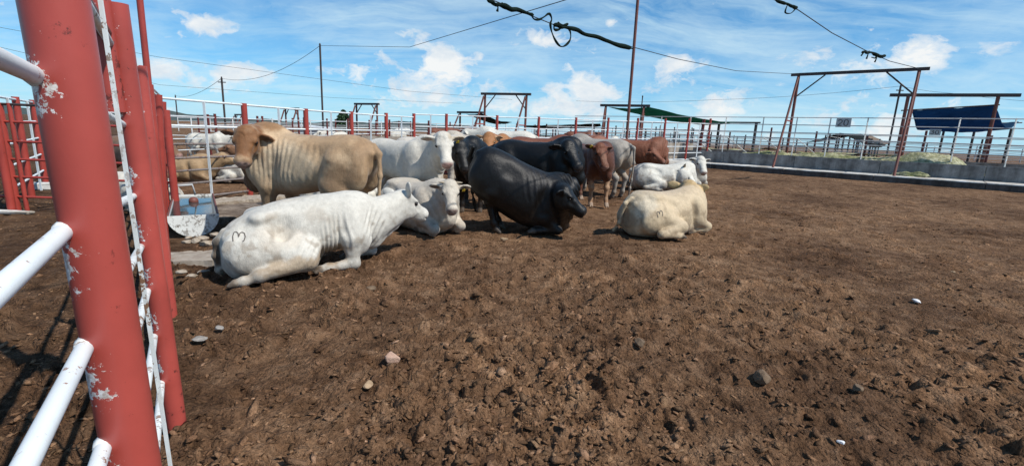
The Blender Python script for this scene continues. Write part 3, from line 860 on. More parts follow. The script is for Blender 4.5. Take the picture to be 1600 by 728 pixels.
# loose crumbs of soil lying on it
def crumbs(n, rmin, rmax, smin, smax, sub, seed, pw=2.2):
    r_ = np.random.default_rng(seed)
    bm = bmesh.new(); bmesh.ops.create_icosphere(bm, subdivisions=sub, radius=1); bm.verts.ensure_lookup_table()
    tv = np.array([v.co[:] for v in bm.verts]); tf = np.array([[v.index for v in f.verts] for f in bm.faces]); bm.free()
    a = np.radians(r_.uniform(-52, 54, n)); rr = rmin * (rmax / rmin) ** r_.uniform(0, 1, n)
    cx, cy = rr * np.sin(a), rr * np.cos(a)
    P = np.stack([cx, cy, cx * 0], 1)
    keep = r_.uniform(0, 1, n) < .42 + .6 * sstep(.32, .60, vnoise(P * .7, 34) * .6 + vnoise(P * 2.2, 35) * .4)
    cx, cy, rr = cx[keep], cy[keep], rr[keep]; n = len(cx)
    hh, _ = relief(cx, cy, np.maximum(rr * .0068, .006))
    s = smin * (smax / smin) ** (r_.uniform(0, 1, n) ** pw)
    V = tv[None] * (1 + r_.uniform(-.62, .5, (n, len(tv), 1)))
    sc = np.stack([s * r_.uniform(.8, 1.7, n), s * r_.uniform(.5, 1.2, n), s * r_.uniform(.22, .60, n)], 1)
    V = V * sc[:, None, :]
    th = r_.uniform(0, 6.28, n); c, si = np.cos(th)[:, None], np.sin(th)[:, None]
    tl = r_.uniform(-.7, .7, n)[:, None]
    X, Y, Z = V[..., 0], V[..., 1], V[..., 2] + tl * V[..., 0]
    V = np.stack([X * c - Y * si + cx[:, None], X * si + Y * c + cy[:, None], Z + (ground(cx, cy) + hh * calm(cx, cy) - .02 + s * .07)[:, None]], -1)
    F = tf[None] + (np.arange(n) * len(tv))[:, None, None]
    tone = np.array((1., 1., 1.)) * (.66 + 1.15 * r_.uniform(0, 1, n) ** 1.7)[:, None] * (1 + r_.uniform(-.02, .02, (n, 3)))
    pale = r_.uniform(0, 1, n) < .010
    tone[pale] = np.array((2.6, 2.7, 2.9)) * r_.uniform(.6, 1.2, pale.sum())[:, None]
    return V.reshape(-1, 3), F.reshape(-1, 3), np.repeat(tone, len(tv), 0)
parts = [crumbs(50000, .9, 22, .004, .024, 1, 1, 1.7), crumbs(3000, 1.2, 20, .016, .042, 1, 2, 2.4)]
off = 0; VV, FF, TT = [], [], []
for v, f, t in parts:
    VV.append(v); FF.append(f + off); TT.append(t); off += len(v)
o = structure('dirt_clods', np_mesh('dirt_clods', np.concatenate(VV), np.concatenate(FF), M['clod'], False, {'tone': np.concatenate(TT)}), 'stuff')

def rock(name, label, p, size, m, cat='stone', seed=0, flat=.5, yaw=0, group=None):
    bm = bmesh.new(); bmesh.ops.create_icosphere(bm, subdivisions=3, radius=1)
    r_ = np.random.default_rng(seed + 100); pl = r_.normal(size=(9, 3)); pl /= np.linalg.norm(pl, axis=1)[:, None]; dd = r_.uniform(.55, .9, 9)
    for v in bm.verts:
        q = np.array(v.co)
        for n_, d_ in zip(pl, dd):
            e = q @ n_ - d_
            if e > 0: q = q - n_ * e * .97
        v.co = Vector(q * (1 + r_.uniform(-.02, .02)))
    me = bm_mesh(name, bm, M[m]); me.transform(Matrix.Rotation(math.radians(yaw), 4, 'Z') @ Matrix.Diagonal((size, size * .72, size * flat, 1)))
    o = link(name, me); h, _ = relief(np.array([p[0]]), np.array([p[1]]), np.array([.01]))
    o.location = (p[0], p[1], float(ground(p[0], p[1])) + float(h[0]) + size * flat * .12)
    return tag(o, label, cat, group)
for k, (px, py, sz, m, fl, lab, nm) in enumerate([
    (612, 558, .060, 'stone_pink', .85, 'pinkish wedge of stone standing in the bare soil in front of the white bull', 'stone'),
    (1190, 597, .075, 'stone_brown', .6, 'largest brown clod of soil on the open ground at the right, with a dark shadow', 'clod'),
    (575, 596, .045, 'stone_tan', .45, 'flat tan stone lying just below the pinkish wedge of stone', 'stone'),
    (343, 513, .040, 'stone_grey', .6, 'small grey stone nearest the foot of the red fence posts', 'stone'),
    (312, 533, .055, 'stone_grey', .3, 'pale grey flake of concrete in the soil left of the small grey stone', 'stone'),
    (580, 452, .060, 'stone_brown', .5, 'brown stone just below the folded knee of the white bull', 'stone'),
    (1432, 471, .050, 'litter_white', .35, 'bright white scrap lying alone on the open dirt at the right', 'litter'),
    (1314, 691, .022, 'litter_white', .5, 'tiny white scrap at the bottom edge of the dirt', 'litter'),
    (1487, 434, .030, 'stone_tan', .4, 'small pale chip far out on the right-hand dirt beyond the white scrap', 'stone'),
    (1340, 607, .045, 'stone_brown', .6, 'reddish brown clod right of the largest clod', 'clod'),
    (1000, 540, .055, 'stone_brown', .6, 'dark edged brown clod in the middle of the dirt, with a long shadow', 'clod'),
    (788, 374, .07, 'stone_tan', .45, 'tan stone at the hoof of the black bull getting up', 'stone')]):
    rock(nm, lab, gp(px, py), sz, m, nm, k, fl, k * 47)
# ---------------------------------------------------------------- near fence of thick red posts, left
L_R = [.32, .58, .82, 1.04, 1.28, 1.60, 1.93]
def weld_post(name, p0, p1, r, parent, welds, wdir, n=40, rings=160, cap_open=False):
    p0, p1 = V3(p0), V3(p1); ax = p1 - p0; L = np.linalg.norm(ax); ax = ax / L
    x = np.cross(ax, (0, 1., 0)); x /= np.linalg.norm(x); y = np.cross(ax, x)
    t = np.linspace(0, L, rings); a = np.linspace(0, 2 * math.pi, n, endpoint=False)
    T, A = np.meshgrid(t, a, indexing='ij')
    rr = r * (1 + (vnoise(np.stack([T.ravel() * 6, np.cos(A.ravel()) * 2, np.sin(A.ravel()) * 2], 1), 5).reshape(T.shape) - .5) * .012)
    V = p0 + ax * T[..., None] + (x * np.cos(A)[..., None] + y * np.sin(A)[..., None]) * rr[..., None]
    nrm = x * np.cos(A)[..., None] + y * np.sin(A)[..., None]
    i, j = np.meshgrid(np.arange(rings - 1), np.arange(n), indexing='ij'); j2 = (j + 1) % n
    F = np.stack([i * n + j, i * n + j2, (i + 1) * n + j2, (i + 1) * n + j], -1).reshape(-1, 4)
    W = np.zeros(T.shape)
    for hz in welds:
        W = np.maximum(W, np.exp(-((V[..., 2] - hz) / .075) ** 2) * np.clip(nrm @ V3(wdir) * .8 + .55, 0, 1.15))
    sc = np.exp(-((T / .3) ** 2)) * .5 + .35 * np.clip(nrm @ V3((.8, -.2, 0)), 0, 1)
    V = V.reshape(-1, 3); nb = len(V)
    inner = r - .006
    capt = (p1 + (x * np.cos(a)[:, None] + y * np.sin(a)[:, None]) * r); V = np.concatenate([V, capt, p1[None] + ax * .004]); ic = nb + n
    Fc = np.stack([nb + np.arange(n), nb + (np.arange(n) + 1) % n, np.full(n, ic), np.full(n, ic)], 1)
    Wf = np.concatenate([W.ravel(), np.zeros(n + 1)]); Sf = np.concatenate([sc.ravel(), np.zeros(n + 1)])
    if parent is not None: V = V - V3(parent.location)
    bm = bmesh.new(); vs = [bm.verts.new(v) for v in V]
    for f in F: bm.faces.new([vs[k] for k in f]).smooth = True
    for f in Fc: bm.faces.new([vs[k] for k in f[:3]])
    me = bm_mesh(name, bm, M['red_post'])
    me.attributes.new('weld', 'FLOAT', 'POINT').data.foreach_set('value', Wf.astype(np.float32))
    me.attributes.new('scuff', 'FLOAT', 'POINT').data.foreach_set('value', Sf.astype(np.float32))
    return link(name, me, parent)

LP = [(.16, -.62), (-.79, .85), (-1.70, 2.15), (-2.79, 3.59), (-3.86, 5.03), (-4.93, 6.46), (-5.93, 7.82)]
t = thing('pipe_fence', 'near fence of thick red posts with white rails along the left edge, fleck-marked paint', 'fence', G3(*LP[1]))
up = V3((0, 0, 1))
back = V3((-.78, -.45, 0))
# nearest post leans a little; aimed by its foot and head
b0 = gp(226, 728 + 95); q = V3(LP[1])
def lean(pxa, pxb, Y):            # axis through two sights at one distance
    return at(*pxa, Y), at(*pxb, Y * .985)
a, b = lean((147, 364), (92, 40), .87); ax = (b - a) / np.linalg.norm(b - a)
foot1 = a - ax * (a[2] + .05) / ax[2]; top1 = a + ax * (2.75 - a[2]) / ax[2]
a1 = lambda h: foot1 + ax * (h + .05) / ax[2]
weld_post('post', foot1, top1, .0480, t, L_R[:6], back)
a, b = lean((255, 560), (226, 364), 2.15); ax2 = (b - a) / np.linalg.norm(b - a)
foot2 = gp(275, 655); foot2 = foot2 - ax2 * .08 / ax2[2]
a2 = lambda h: foot2 + ax2 * (h + .08) / ax2[2]
weld_post('post', foot2, a2(2.02), .0440, t, L_R, back)
# pipe welded on as a mast for the shade, its foot open at eye height
o2 = V3((-.028, -.055, 0))
weld_post('shade_mast', a2(1.575) + o2, a2(3.3) + o2, .0440, t, [1.62, 2.0], back)
foot3 = gp(266, 488); up3 = (at(216, 110, 3.60) - foot3); ax3 = up3 / np.linalg.norm(up3)
a3 = lambda h: foot3 + ax3 * h / ax3[2]
weld_post('post', a3(-.08), at(217, 103, 3.60), .047, t, L_R, back, 32, 110)
feet = [V3(LP[0] + (0,)), a1(0), foot2, foot3]; axs = [up, ax, ax2, ax3]
for k, (p, hz) in enumerate(zip(LP[4:], (1.93, 1.90, 1.87))):
    pt = G3(*p); tp = at((231, 247, 254.5)[k], (132, 148, 159)[k], p[1]); d = V3((tp[0] - pt[0], tp[1] - pt[1], 0)) * .55
    tp = V3((pt[0] + d[0] * 1.8, pt[1], tp[2])); axk = (tp - pt) / np.linalg.norm(tp - pt)
    pipe('post', pt - axk * .1, tp, .048, 'red_paint', t, 16)
    feet.append(pt); axs.append(axk)
    if k == 0: pipe('shade_mast', tp - axk * .25 + V3((-.03, .05, 0)), tp + axk * 1.6 + V3((-.03, .05, 0)), .030, 'red_paint', t, 14)
pipe('post', feet[0] - up * .1, feet[0] + up * 2.0, .056, 'red_paint', t, 16)
pt_on = lambda k, h: feet[k] + axs[k] * h / axs[k][2]
OUT = V3((-.80, -.60, 0)) * .036                             # the rails are welded to the outer side of the posts
D01 = V3((LP[1][0] - LP[0][0], LP[1][1] - LP[0][1])); D01 /= np.linalg.norm(D01)
H1 = {}                                                      # rail heights on the leaning nearest post
for h, (px, py) in zip((1.60, 1.28, 1.04, .82), ((46, 112), (104, 372), (136, 562), (165, 720))): H1[h] = float(on_line(px, py, (feet[1] + OUT)[:2], D01)[2])
H1[1.93] = H1[1.60] + .33; H1[.58] = H1[.82] - .25; H1[.32] = H1[.58] - .26
lead = {1.60: (-2, 92), 1.28: (0, 452), 1.04: (38, 728)}
def P0rail(h):
    a_ = pt_on(1, H1[h]) + OUT
    q = on_line(*lead[h], a_[:2], D01) if h in lead else None
    s_ = (q - a_) if q is not None else V3((-D01[0], -D01[1], .0))
    s_ = s_ / np.linalg.norm(s_[:2]); return a_ + s_ * 1.84 - OUT
for k in range(6):
    for h in L_R:
        if k == 0: h0 = h + .05; A_, B_ = P0rail(h), pt_on(1, H1[h])
        else: A_, B_ = pt_on(k, H1[h] if k == 1 else h), pt_on(k + 1, h)
        A_, B_ = A_ + OUT, B_ + OUT; d = (B_ - A_) / np.linalg.norm(B_ - A_)
        pipe('rail', A_ + d * .012, B_ - d * .012, .0150, 'white_bar' if k == 1 else 'white_pipe', t, 14)
        if k in (0, 2):                                      # rough weld collars
            for e, dd in ((A_ + d * .022, d), (B_ - d * .022, -d)):
                bm = bmesh.new(); prim_tube(bm, [e - dd * .008, e + dd * .004, e + dd * .016], [.019, .0180, .0155], 12)
                solid('weld', bm, 'white_bar', t, True)
    f = (.165, .5, .5, .5, .5, .5)[k]
    A_, B_ = pt_on(k, 0) * (1 - f) + pt_on(k + 1, 0) * f, pt_on(k, 1.95) * (1 - f) + pt_on(k + 1, 1.95) * f
    n_ = V3((.80, .60, 0)) * (.006 if k == 1 else -.075)
    bar('stay', A_ + n_, B_ + n_, .022 if k != 1 else .0055, .004, 'white_bar', t)
# slanting brace up to the mast
br0 = at(163, 52, 2.05); br1 = at(128, 0, 1.62); br1 = br0 + (br1 - br0) * 1.35
pipe('brace', br1, br0, .026, 'weathered_steel', t, 12)
corner = feet[-1]

# ---------------------------------------------------------------- fences behind the cattle
A0 = V3((-5.40, 9.5)); AD = V3((.48, 1.68))
pA = [(corner[0], corner[1])] + [tuple(A0 + AD * k) for k in range(5)]
fence('pipe_fence', 'side fence with short red posts and white rails behind the tan bull', pA, [1.87, 1.93, 1.93, 1.95, 1.98, 2.02],
      [.20, .46, .69, .91, 1.15, 1.46, 1.90], 'red_paint', 'white_pipe', .055, .02, pn=14, low='shaded_pipe')  # lower rails: their shade is put into a darker, rust-chipped pipe colour
EB = V3((.867, .5)); B0 = np.array(pA[-1])
tB = [1.17, 3.17, 5.0, 6.8, 8.5, 10.2, 11.9, 13.5, 15.0]; pB = [tuple(B0)] + [tuple(B0 + EB * s) for s in tB]
fence('pipe_fence', 'back fence of the pen, thin red posts and white rails across behind the herd', pB, [2.02, 2.05, 2.06, 2.06, 2.08, 2.12, 2.15, 2.18, 2.22, 2.25],
      [.30, .60, .90, 1.25, 1.60, 2.0], 'red_paint', 'white_pipe', .052, .020, pn=12)
# tall mast standing in the back fence
mp_ = on_line(980, 210, B0, EB); m0 = G3(mp_[0], mp_[1]); tp = at(1001.5, -60, mp_[1])
t = thing('mast', 'tall thin dark red mast rising from the back fence past the top of the picture', 'mast', m0)
pipe('shaft', m0 - up * .1, tp, .062, 'weathered_steel', t, 14)
# low wall behind the back fence
n_ = V3((-.5, .867)); bm = bmesh.new()
wa, wb = B0 + n_ * 1.2 - EB * 1.5, B0 + EB * 15.3 + n_ * 1.2
for k in range(12):
    f = (k + .5) / 12; c = wa + (wb - wa) * f; zt = 1.30 + .22 * f; g = float(ground(*c)) - .1
    prim_box(bm, (c[0], c[1], (zt + g) / 2), (np.linalg.norm(wb - wa) / 12 - .015, .22, zt - g), Matrix.Rotation(math.atan2(EB[1], EB[0]), 3, 'Z'))
tag(solid('feed_wall', bm, 'concrete_tan'), 'low tan concrete wall running behind the back fence', 'wall')

# ---------------------------------------------------------------- feed bunk on the right
K0 = V3((8.95, 21.64)); KD = V3((.7463, -.6656)); KN = V3((.6656, .7463)); KZ = .45
kp = lambda s, o, z: V3((*(K0 + KD * s + KN * o), z))
KR = Matrix.Rotation(math.atan2(KD[1], KD[0]), 3, 'Z')
def kbox(bm, s0, s1, o0, o1, z0, z1, bev=0.):
    prim_box(bm, tuple(kp((s0 + s1) / 2, (o0 + o1) / 2, (z0 + z1) / 2)), (s1 - s0, o1 - o0, z1 - z0), KR, bev)
S0, S1 = -6.0, 24.0
t = thing('feed_bunk', 'long grey concrete feed bunk with its pale apron step along the right side', 'feed bunk', kp(4, 1, KZ))
ZA = KZ + .20; ZB = ZA + .52
k = 0; s = S0
while s < S1:
    bm = bmesh.new(); kbox(bm, s, s + 2.985, 0, 1.60, KZ - .35, ZA + (k % 3) * .004, .012); solid('apron_slab', bm, 'concrete_pale', t)
    bm = bmesh.new(); kbox(bm, s + .004, s + 2.981, -.022, -.002, KZ - .35, ZA - .028); solid('curb_shade', bm, 'concrete_shaded', t)  # dark strip: the shade of the curb front is put into its colour
    bm = bmesh.new(); kbox(bm, s, s + 2.988, 1.60, 1.76, KZ - .3, ZB + ((k * 7) % 3) * .004, .012); solid('bunk_panel', bm, 'concrete', t)
    bm = bmesh.new(); kbox(bm, s, s + 2.988, 1.765, 2.9, KZ - .3, ZA + .12); kbox(bm, s, s + 2.988, 2.905, 3.05, KZ - .3, ZB - .05); solid('bunk_trough', bm, 'concrete', t)
    s += 3.0; k += 1
# row of low boxes along the curb foot, built but not linked
bm = bmesh.new()
rr_ = np.random.default_rng(5)
for s in np.arange(S0, S1, .35):
    prim_box(bm, tuple(kp(s + .17, -.05 + rr_.uniform(-.06, .06), KZ - .03)), (.45, .34 + rr_.uniform(0, .2), .12 + rr_.uniform(0, .07)), KR @ Matrix.Rotation(rr_.uniform(-.2, .2), 3, 'Z'))
# feed heaped in the bunk
ns, no = 900, 40
s_, o_ = np.meshgrid(np.linspace(S0, S1, ns), np.linspace(1.70, 3.02, no), indexing='ij')
P = np.stack([s_.ravel(), o_.ravel(), s_.ravel() * 0], 1)
prof = np.sin(np.clip((o_.ravel() - 1.70) / 1.32, 0, 1) * math.pi) ** .6
hz = .04 + .30 * vnoise(P * np.array((.55, 1.2, 1)), 51) + .12 * vnoise(P * 3, 52) + .05 * vnoise(P * 9, 53)
def sx(px, py=246, o=2.3):                                   # along-bunk place seen at a picture column
    q = on_line(px, py, K0 + KN * o, KD); return float((q[:2] - K0) @ KD)
for px, wd, hh in ((1285, .8, .22), (1310, 1.6, .08), (1450, .9, .30), (1432, .4, .10), (1205, 1.2, .06)):
    hz = hz + hh * np.exp(-((P[:, 0] - sx(px)) / wd) ** 2) * (.75 + .5 * vnoise(P * 2.2, 55))
dens = sstep(sx(1120), sx(1190), P[:, 0]) * sstep(sx(1545), sx(1490), P[:, 0]) * .95 + .05
hz = hz * .8 + .06 * vnoise(P * 14, 56) + .04 * vnoise(P * 30, 57)
zf = ZA + .12 + .15 * dens + hz * prof * (.25 + .75 * dens)
Wd = V3((0, 0, 0)) + np.stack([K0[0] + KD[0] * P[:, 0] + KN[0] * P[:, 1], K0[1] + KD[1] * P[:, 0] + KN[1] * P[:, 1], zf], 1)
i, j = np.meshgrid(np.arange(ns - 1), np.arange(no - 1), indexing='ij')
Fq = np.stack([i * no + j, (i + 1) * no + j, (i + 1) * no + j + 1, i * no + j + 1], -1).reshape(-1, 4)
structure('chopped_feed', np_mesh('chopped_feed', Wd, Fq, M['feed'], True), 'stuff')
# a little spilt feed on the apron
q = kp(sx(1425, 268, 1.3), 1.25, ZA)
bm = bmesh.new(); bmesh.ops.create_icosphere(bm, subdivisions=4, radius=1)
for v in bm.verts:
    n0 = vnoise(np.array([v.co[:]]) * 3.1, 3)[0]; v.co = Vector((v.co.x * .55, v.co.y * .28, max(0, v.co.z) * .17)) * (.7 + .6 * n0)
me = bm_mesh('spilt_feed', bm, M['feed']); me.transform(KR.to_4x4()); o = link('spilt_feed', me); o.location = Vector(q + up * .006)
tag(o, 'small heap of pale feed spilt on the apron by the tall frame', 'feed heap')

# pipe fence standing on the bunk
def kz(px, py, o): return float(on_line(px, py, K0 + KN * o, KD)[2])
rz = [kz(1400, y, 1.9) for y in (185, 198, 211.5, 221.5, 229, 236)]
t = thing('bunk_fence', 'pale grey pipe fence with thin stays standing on the long feed bunk', 'fence', kp(6, 1.9, ZA))
for z in rz:
    pipe('rail', kp(-9, 1.9, z), kp(S1, 1.9, z), .018, 'grey_pipe', t, 8)
for px in (1030, 1075, 1130, 1188, 1240, 1292, 1350, 1493, 1580):
    s = sx(px, 220, 1.9); q0, q1 = kp(s, 1.94, ZA + .2), kp(s, 1.94, rz[0] + .03)
    bar('stay', q0, q1, .020, .012, 'white_bar', t)
    if px < 1260: pipe('brace', kp(s + .1, 1.96, rz[3]), kp(s + .95, 2.85, ZB - .05), .018, 'white_bar', t, 8)
pz = on_line(1090, 240, K0 + KN * 1.9, KD)
sp = float((pz[:2] - K0) @ KD); tpz = kz(1092.5, 186, 1.9)
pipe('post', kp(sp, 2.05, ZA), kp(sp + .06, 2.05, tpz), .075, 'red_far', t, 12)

# numbered boards
FONT = {'2': [(0, 4), (1, 5), (2, 5), (3, 4), (3, 3), (0, 0), (3, 0)], '0': [(0, 1), (0, 4), (1, 5), (2, 5), (3, 4), (3, 1), (2, 0), (1, 0), (0, 1)],
        '3': [(0, 5), (3, 5), (1.5, 3), (2.6, 2.6), (3, 1.5), (2, 0), (.8, 0), (0, .8)]}
def board(label, q, wdt, hgt, txt, dirx):
    t = thing('pen_sign', label, 'sign', q)
    X = Vector((*dirx, 0)).normalized(); N = Vector((X.y, -X.x, 0)); Rm = Matrix((X, -N, Vector((0, 0, 1)))).transposed()
    bm = bmesh.new(); prim_box(bm, tuple(q), (wdt, .02, hgt), Rm, .004); solid('board', bm, 'sign_board', t)
    x0 = -wdt * .36
    for ch in txt:
        bm = bmesh.new(); st = FONT[ch]; k = hgt * .13; kx = wdt * .088
        pts = [Vector(q) + X * (x0 + x * kx) + Vector((0, 0, (y - 2.5) * k)) + N * .014 for x, y in st]
        for p, p2 in zip(pts, pts[1:]): prim_tube(bm, [p, p2], wdt * .026, 6)
        solid('numeral', bm, 'sign_ink', t); x0 += wdt * .40
board('grey board reading 20 hung on the bunk rails between the frame legs', on_line(1318, 192, K0 + KN * 1.86, KD), .52, .36, '20', KD)

# ---------------------------------------------------------------- shade frames
def frame(label, pl, pr, zt, zg, m='weathered_steel', r=.075, lean_=1.0, ext=.35, leg_dir=None, brace=True, link_z=None, group=None, foot_z=None, n=12):
    """two upright legs with slanting legs beside them and a beam across; pl, pr: places (x, y)"""
    pl, pr = V3(pl), V3(pr); d = (pr - pl) / np.linalg.norm(pr - pl); ld = V3(leg_dir) if leg_dir is not None else V3((d[1], -d[0]))
    t = thing('shade_frame', label, 'frame', (*((pl + pr) / 2), zg), group)
    for p in (pl, pr):
        pipe('leg', (*p, zg - .1), (*p, zt), r, m, t, n)
        pf = p + ld * lean_; zf = foot_z if foot_z is not None else zg
        pipe('leg', (*pf, zf), (*(p + ld * r * 1.5), zt - .08), r * .8, m, t, n)
        if link_z: zz = link_z; f = (zt - zz) / (zt - zf); pipe('tie', (*p, zz), (*(p + ld * lean_ * f), zz), r * .5, 'red_paint', t, 8)
    bar('beam', (*(pl - d * ext), zt + r), (*(pr + d * ext), zt + r), r, r, m if m != 'weathered_steel' else 'dark_steel', t)
    if brace:
        L = np.linalg.norm(pr - pl)
        for p, s in ((pl, 1), (pr, -1)): pipe('brace', (*p, zt - .9), (*(p + d * s * min(1.0, L * .25)), zt), r * .5, 'dark_steel', t, 8)
    return t
gl = on_line(1228, 244, K0 + KN * 2.35, KD); gr = on_line(1407, 251, K0 + KN * 2.35, KD)
ztop = kz(1340, 115, 2.35)
frame('tall open frame of rusty red pipe straddling the feed bunk, nearest of the frames', gl[:2], gr[:2], ztop, ZA, 'weathered_steel', .058, 2.0, .30, -KN, True, kz(1300, 190, 2.0), foot_z=ZA)
for q, nm in ((gl, 0), (gr, 0)):
    pass
GL = V3((*gl[:2], ztop)); GR = V3((*gr[:2], ztop))

# feed road and the bunk and pens beyond it
bm = bmesh.new(); z0 = KZ + .15
vs = [bm.verts.new(p) for p in (kp(-30, 3.05, z0), kp(60, 3.05, z0), kp(60, 8.6, z0), kp(-30, 8.6, z0))]; bm.faces.new(vs)
structure('feed_road', bm_mesh('feed_road', bm, M['concrete_tan']))
bm = bmesh.new()
for k in range(16): kbox(bm, -16 + k * 3, -16 + k * 3 + 2.98, 8.6, 8.78, KZ - .3, ZB + .05); kbox(bm, -16 + k * 3, -16 + k * 3 + 2.98, 8.79, 9.9, KZ - .3, ZA)
tag(solid('feed_bunk', bm, 'concrete_tan'), 'second feed bunk on the far side of the feed road', 'feed bunk')
ns, no = 260, 8
s_, o_ = np.meshgrid(np.linspace(-16, 30, ns), np.linspace(8.74, 9.9, no), indexing='ij'); P = np.stack([s_.ravel(), o_.ravel(), s_.ravel() * 0], 1)
zf = ZB - .22 + .38 * vnoise(P * np.array((.5, 1, 1)), 61) + .15 * vnoise(P * 2.4, 62)
Wd = np.stack([K0[0] + KD[0] * P[:, 0] + KN[0] * P[:, 1], K0[1] + KD[1] * P[:, 0] + KN[1] * P[:, 1], zf], 1)
i, j = np.meshgrid(np.arange(ns - 1), np.arange(no - 1), indexing='ij')
structure('chopped_feed', np_mesh('chopped_feed', Wd, np.stack([i * no + j, (i + 1) * no + j, (i + 1) * no + j + 1, i * no + j + 1], -1).reshape(-1, 4), M['feed'], True), 'stuff')

def kfence(label, o, s0, s1, n, hts, H, pm='dark_steel', rm='grey_pipe', pr=.05, rr=.018, group=None, z=None):
    t = thing('pipe_fence', label, 'fence', kp(s0, o, KZ if z is None else z), group); zz = KZ if z is None else z
    for k in range(n + 1):
        s = s0 + (s1 - s0) * k / n; pipe('post', kp(s, o, zz - .1), kp(s, o, zz + H * (1 + .08 * ((k * 5) % 3 - 1))), pr, pm, t, 8)
    for h in hts: pipe('rail', kp(s0, o, zz + h), kp(s1, o, zz + h), rr, rm, t, 6)
    return t
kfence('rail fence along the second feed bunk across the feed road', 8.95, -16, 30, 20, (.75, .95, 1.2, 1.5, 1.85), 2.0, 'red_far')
kfence('grey rail fence first behind the second feed bunk', 19, -26, 34, 22, (.6, 1.0, 1.4, 1.7), 1.9)
kfence('grey rail fence far behind the second feed bunk', 33, -40, 40, 24, (.6, 1.0, 1.4, 1.7), 2.0)
kfence('grey rail fence farthest out on the right', 55, -70, 40, 30, (.6, 1.1, 1.7), 2.0, 'grey_pipe')
def cfence(label, s, o0, o1, n):
    t = thing('pipe_fence', label, 'fence', kp(s, o0, KZ))
    for k in range(n + 1): o = o0 + (o1 - o0) * k / n; pipe('post', kp(s, o, KZ - .1), kp(s, o, KZ + 1.9), .05, 'dark_steel', t, 8)
    for h in (.6, 1.0, 1.4, 1.75): pipe('rail', kp(s, o0, KZ + h), kp(s, o1, KZ + h), .018, 'grey_pipe', t, 6)
cfence('cross fence beyond the road behind the tall frame', 3, 9.2, 32, 9)
cfence('cross fence beyond the road behind the navy awning', 13, 9.2, 32, 9)
cfence('cross fence beyond the road behind the green awning', -8, 9.2, 32, 9)

def sheet(name, label, corners, m, sag, nu=24, nv=10, cat='awning', seed=1, ripple=.05):
    """cloth hung between four corners a-b-c-d, sagging, hems uneven"""
    a, b, c, d = [V3(p) for p in corners]; V = []; 
    for i in range(nu + 1):
        u = i / nu
        for j in range(nv + 1):
            v = j / nv; p = (a * (1 - u) + b * u) * (1 - v) + (d * (1 - u) + c * u) * v
            p = p.copy(); su, sv = sag if isinstance(sag, tuple) else (sag * .6, sag * .5); p[2] -= su * 4 * u * (1 - u) * (.25 + .75 * v) + sv * math.sin(math.pi * v ** 1.35); V.append(p)
    V = np.array(V); V[:, 2] += (vnoise(V * 1.3, seed) - .5) * ripple * 2 + (vnoise(V * 4, seed + 1) - .5) * ripple
    i, j = np.meshgrid(np.arange(nu), np.arange(nv), indexing='ij'); n1 = nv + 1
    F = np.stack([i * n1 + j, (i + 1) * n1 + j, (i + 1) * n1 + j + 1, i * n1 + j + 1], -1).reshape(-1, 4)
    c0 = V.mean(0); me = np_mesh(name, V - c0, F, M[m], True)
    o = link(name, me); o.location = Vector(c0); md = o.modifiers.new('thick', 'SOLIDIFY'); md.thickness = .02
    return tag(o, label, cat)
# navy awning on its own frame
f2l = at(1409, 200, 24.5); f2r = at(1548, 200, 23.0)
zt2 = at(1480, 151, 23.7)[2]
frame('steel frame with the navy awning slung below its long beam', f2l[:2], f2r[:2], zt2, KZ, 'weathered_steel', .075, .9, .75, KN, False, KZ + 1.35)
sheet('awning', 'navy blue shade cloth sagging under the right-hand frame', (at(1424, 172, 24.6), at(1553, 164, 23.2), at(1592, 190, 26.5), at(1446, 192, 27.2)), 'cloth_navy', (.18, .62), seed=3, ripple=.07)
t = thing('awning_rack', 'thin posts carrying the back edge of the navy awning', 'rack', (*at(1520, 235, 28)[:2], KZ))
for px, Y in ((1477, 28.2), (1497, 28.1), (1525, 27.8), (1582, 27.2)):
    q = at(px, 195, Y); pipe('post', (q[0], q[1], KZ - .1), (q[0], q[1], q[2] - .2), .06, 'dark_steel', t, 8)
pipe('rail', at(1448, 195, 28.3), at(1597, 192, 27.2), .03, 'dark_steel', t, 8)
pipe('rail', at(1408, 173, 24.7), at(1562, 164, 23.1), .03, 'dark_steel', t, 8)
board('smaller board reading 30 on the rails under the navy awning', at(1461, 207, 21.8), .40, .26, '30', KD)
# green awning
f3l = at(944, 200, 30.); f3r = at(1003, 200, 29.)
frame('frame holding the high end of the green awning behind the mast', f3l[:2], f3r[:2], at(973, 167, 29.5)[2], .6, 'weathered_steel', .07, .8, .35, None, False)
sheet('awning', 'long dark green shade cloth slanting down to the right', (at(952, 168, 30), at(1016, 168, 29), at(1150, 191, 31.5), at(1080, 190, 36)), 'cloth_green', .35, 30, 10, seed=5)
t = thing('awning_rack', 'low posts and beam carrying the low end of the green awning', 'rack', (*at(1125, 230, 34)[:2], .6))
for px, Y in ((1124, 33), (1182, 31)):
    q = at(px, 192, Y); pipe('post', (q[0], q[1], .4), (q[0], q[1], q[2]), .09, 'dark_steel', t, 8)
pipe('beam', at(1088, 191, 35), at(1188, 192, 30.8), .05, 'dark_steel', t, 8)
